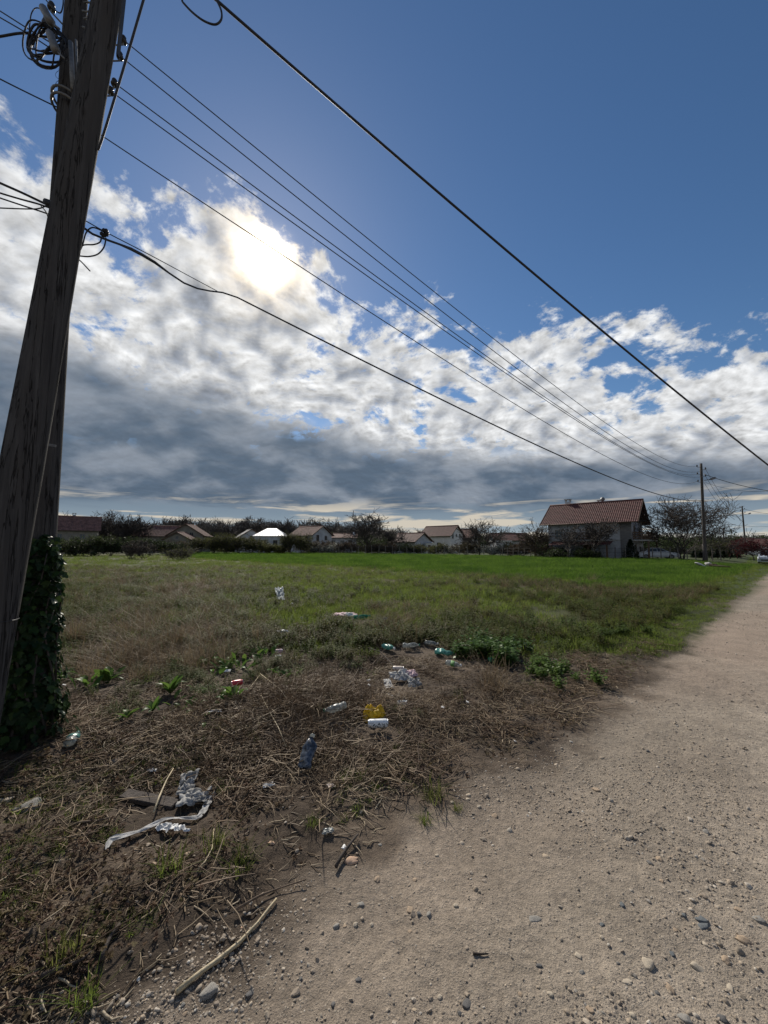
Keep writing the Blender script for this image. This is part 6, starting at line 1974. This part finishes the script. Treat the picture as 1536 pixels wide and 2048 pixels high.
sheet('paper_scrap', 'white scrap in the brown stems left of the yellow bag', 428, 1431, 0.14, 0.05, M['paper'], 34, 0.4, 0.1, lift=0.03)
sheet('paper_scrap', 'white scrap beside the leafy clump', 452, 1352, 0.12, 0.06, M['paper'], 35, 0.4, 0.2, 0.3, lift=0.05)
sheet('paper_scrap', 'small white scrap under the pink can', 556, 1318, 0.08, 0.04, M['paper'], 36, 0.4, 0.2, 0.3, lift=0.03)
sheet('paper_scrap', 'white scrap on the far litter heap', 699, 1241, 0.16, 0.13, M['paper'], 37, 0.6, 0.2, 0.5, lift=0.10)
sheet('paper_scrap', 'white scrap right of the far litter heap', 770, 1248, 0.10, 0.13, M['film'], 38, 0.6, 0.2, 0.8, lift=0.06)
sheet('plastic_film', 'pinkish rag spread on the far litter heap', 690, 1236, 0.55, 0.32, M['paper_pink'], 39, 0.3, 0.0, 0.1, lift=0.06)
scrap_rows = [r + ('scrap',) for r in [(583, 1210, 0.07), (604, 1239, 0.08), (846, 1263, 0.08), (838, 1270, 0.08), (910, 1269, 0.09), (768, 1284, 0.12), (745, 1304, 0.06), (737, 1368, 0.05), (738, 1378, 0.05), (1086, 1287, 0.12), (1092, 1289, 0.08), (1045, 1300, 0.06), (886, 1423, 0.05), (935, 1412, 0.04), (127, 1377, 0.05), (688, 1700, 0.03), (1030, 1485, 0.03), (118, 1296, 0.07), (205, 1314, 0.06), (618, 1266, 0.08), (770, 1272, 0.1), (1110, 1325, 0.06)]]
scrap_n = by_order(scrap_rows)
for j, (px, py, w, kd) in enumerate(scrap_rows):
    sheet('paper_scrap', '%s from the left of the tiny white scraps among weeds and straw' % scrap_n[j], px, py, w, w * 0.7, M['paper'], 50 + j, 0.6, random.uniform(0, 3), 0.4, nx=7, lift=0.03 if py < 1450 else 0.004, group='tiny scraps of litter')


def ribbon(name, label, pts, widths, mat, seed, lift=0.02, n=60):
    q = [GG(x, y) + Vector((0, 0, lift)) for x, y in pts]
    t = np.linspace(0, len(q) - 1, n); V = []; F = []
    m = 7
    for k in range(n):
        i = min(int(t[k]), len(q) - 2); f = t[k] - i
        c = q[i].lerp(q[i + 1], f); w = widths[i] * (1 - f) + widths[i + 1] * f
        d = (q[i + 1] - q[i]).normalized(); s = d.cross(Vector((0, 0, 1)))
        for j in range(m):
            u = j / (m - 1) - 0.5
            zz = 0.55 * w * (float(fbm(np.array([u * 4 + seed]), np.array([k * 0.13]), 3, seed)) - 0.35) + 0.004 * math.sin(k * 0.37 + u * 5)
            ww = u * w * (0.75 + 0.6 * float(vnoise(np.array([k * 0.35 + seed]), np.array([j * 0.2]))))
            V.append(c + s * ww + Vector((0, 0, max(zz, -lift * 0.5))))
    for k in range(n - 1):
        for j in range(m - 1): F.append((k * m + j, k * m + j + 1, (k + 1) * m + j + 1, (k + 1) * m + j))
    o0 = V[0].copy()
    o = MB().add([v - o0 for v in V], F).build(name, mat, None, loc=o0)
    so = o.modifiers.new('thickness', 'SOLIDIFY'); so.thickness = 0.0012
    return tag(o, label, 'litter')


ribbon('plastic_strip', 'long twisted white plastic strip lying on the soil at lower left', [(213, 1706), (219, 1688), (246, 1680), (276, 1671), (305, 1658), (330, 1648), (360, 1643), (396, 1643), (410, 1628), (416, 1608), (430, 1592)], [0.012, 0.03, 0.03, 0.034, 0.038, 0.034, 0.025, 0.03, 0.035, 0.05, 0.02], M['film'], 3)
ribbon('plastic_strip', 'short torn white piece just below the long plastic strip', [(314, 1660), (336, 1662), (356, 1666), (380, 1668)], [0.03, 0.055, 0.05, 0.012], M['paper'], 6)

# ------------------------------------------------------------------ single plants that stand out
def leaf_mesh(seed, L=1.0, W=0.26, curl=0.5, wav=0.06, n=7):
    r = np.random.default_rng(seed); V = []; F = []
    for i in range(n):
        t = i / (n - 1); w = W * math.sin(math.pi * min(1, t * 0.93 + 0.07)) ** 0.8 * (1 - 0.25 * t)
        y = L * t * (1 - 0.18 * curl * t); z = L * (0.55 * t - curl * t * t * 0.75)
        wv = wav * math.sin(t * 14 + seed)
        V += [(-w, y, z + w * 0.35 + wv * W), (0, y, z), (w, y, z + w * 0.35 - wv * W)]
    for i in range(n - 1):
        b = i * 3
        F += [(b, b + 1, b + 4, b + 3), (b + 1, b + 2, b + 5, b + 4)]
    me = mesh_np('leaf', np.array(V), np.array(F), True); me.materials.append(LM['green'])
    return me


leafs = [leaf_mesh(i, 1.0, 0.16 + 0.04 * (i % 3), 0.3 + 0.25 * (i % 4)) for i in range(6)]


def weed(label, px, py, nl, size, seed, erect=0.5, spread=0.0, group='leafy weeds in the litter'):
    q = GG(px, py); o = empty('leafy_weed', q); tag(o, label, 'weed', group)
    r = np.random.default_rng(seed)
    for k in range(nl):
        a = 6.283 * k / nl + r.normal(0, 0.3)
        lf = bpy.data.objects.new('leaf', leafs[r.integers(0, 6)]); COL.objects.link(lf); lf.parent = o
        off = r.normal(0, spread * 1.4, 2) if spread else (0, 0)
        lf.location = (off[0], off[1], 0.005 + (r.uniform(0, 0.05) if spread else 0)); s = 1.5 * size * r.uniform(0.65, 1.15)
        lf.rotation_euler = (erect * r.uniform(0.3, 1.2), r.normal(0, 0.15), a); lf.scale = (s, s, s)
    return o


weed('leafy weed with long upright leaves on the left side', 215, 1368, 11, 0.16, 1, 0.8)
weed('leafy weed right of the long-leaved one, with serrated look', 340, 1388, 11, 0.15, 2, 0.8)
weed('big bright leafy clump above the red can', 455, 1340, 34, 0.13, 3, 0.7, 0.13)
weed('leafy clump right behind the big bright one', 500, 1318, 22, 0.12, 4, 0.6, 0.12)
weed('bright leaf sprout in bare litter below the serrated weed', 305, 1424, 7, 0.10, 5, 0.9)
weed('tiny leaf sprout at the left of the litter', 255, 1438, 6, 0.09, 6, 0.9)
weed('leafy weed directly below the red can', 466, 1400, 10, 0.11, 7, 0.7, 0.05)
weed('leafy weed right of the red can', 562, 1358, 9, 0.11, 8, 0.7, 0.05)
weed('dark leafy mat below the serrated weed', 395, 1415, 24, 0.07, 9, 0.4, 0.12)
weed('leafy weed close to the ivy', 140, 1360, 12, 0.12, 10, 0.6, 0.08)
weed('leafy weed between the ivy and the long-leaved weed', 178, 1378, 8, 0.11, 11, 0.7, 0.04)
weed('small leafy weed left of the big bright clump', 395, 1330, 12, 0.10, 12, 0.6, 0.1)

nettle_m = [weedtop(26, 800 + i, 0.12, 0.30, 0.03) for i in range(3)]
for me in nettle_m: me.materials.append(LM['green'])


def nettle(label, px, py, n, rad, seed, s0=0.8):
    q = GG(px, py); o = empty('nettle_patch', q); tag(o, label, 'nettles', 'green nettle patches')
    r = np.random.default_rng(seed); V = []; F = []
    base = 0
    for k in range(n):
        me = nettle_m[k % 3]; m = len(me.vertices); co = np.zeros(m * 3, np.float32); me.vertices.foreach_get('co', co); co = co.reshape(-1, 3)
        a = r.uniform(0, 6.283); c_, s_ = math.cos(a), math.sin(a); sc = s0 * r.uniform(0.7, 1.2)
        p = r.normal(0, rad * 0.5, 2)
        xy = co[:, :2] @ np.array([[c_, s_], [-s_, c_]]) * sc + p
        V.append(np.concatenate([xy, co[:, 2:3] * sc + hz1(q.x + p[0], q.y + p[1]) - q.z], 1))
        fi = np.zeros(len(me.polygons) * 3, np.int32); me.polygons.foreach_get('vertices', fi); F.append(fi.reshape(-1, 3) + base); base += m
    link('stems', mesh_np('nettles', np.concatenate(V), np.concatenate(F)), LM['weed'] if s0 == 0.6 else LM['green'], o)
    return o


nettle('dense green nettle patch behind the dark green bottle', 985, 1312, 26, 0.55, 1)
nettle('green nettle patch between the dark bottle and the track', 1095, 1345, 14, 0.4, 2, 0.55)
nettle('low green patch near the track beyond the nettles', 1200, 1270, 16, 0.8, 3, 0.6)
nettle('green patch in the weeds left of the track', 1080, 1255, 16, 0.9, 4, 0.6)

tuft_m = [blades(70, 0.07, 0.05, 0.14, 0.0045, 0.55, 820 + i, 0.6, 3) for i in range(3)]
for me in tuft_m: me.materials.append(LM['meadow'])
for i, (px, py, s, lb) in enumerate([(868, 1598, 1.0, 'thick green grass tuft at the edge of the track'), (850, 1645, 0.5, 'small thin grass tuft just below the thick one'), (915, 1620, 0.4, 'tiny grass tuft right of the thick one'), (335, 1745, 0.9, 'dark grass tuft below the plastic strip'), (480, 1738, 0.9, 'grass tuft right of the bent pale stalk'), (430, 1695, 0.8, 'sparse grass tuft just under the torn plastic piece'), (130, 1915, 0.8, 'green tuft near the lower left corner'), (625, 1650, 0.5, 'small dark tuft left of the foil scrap'), (170, 2005, 0.7, 'sparse tuft at the bottom left')]):
    q = GG(px, py); o = link('grass_tuft', tuft_m[i % 3], None, None, q, (0, 0, i * 1.3), (s, s, s)); tag(o, lb, 'grass tuft')
dry_m = [blades(90, 0.12, 0.25, 0.62, 0.006, 0.45, 840 + i, 0.8, 3) for i in range(2)]
for me in dry_m: me.materials.append(LM['drygrass'])
for i, (px, py, s, lb) in enumerate([(350, 1300, 0.95, 'tall reddish dry grass tuft on the left'), (1010, 1180, 0.9, 'pale dry grass standing before the wheat, left of centre'), (1185, 1168, 1.1, 'pale dry reed-like tuft before the wheat on the right'), (145, 1290, 0.9, 'dry grass tuft beside the ivy'), (515, 1285, 0.7, 'curled pale dry grass tuft near the pink can')]):
    q = GG(px, py); o = link('dry_grass_tuft', dry_m[i % 2], None, None, q, (0, 0, i * 1.3), (s, s, s)); tag(o, lb, 'grass tuft')
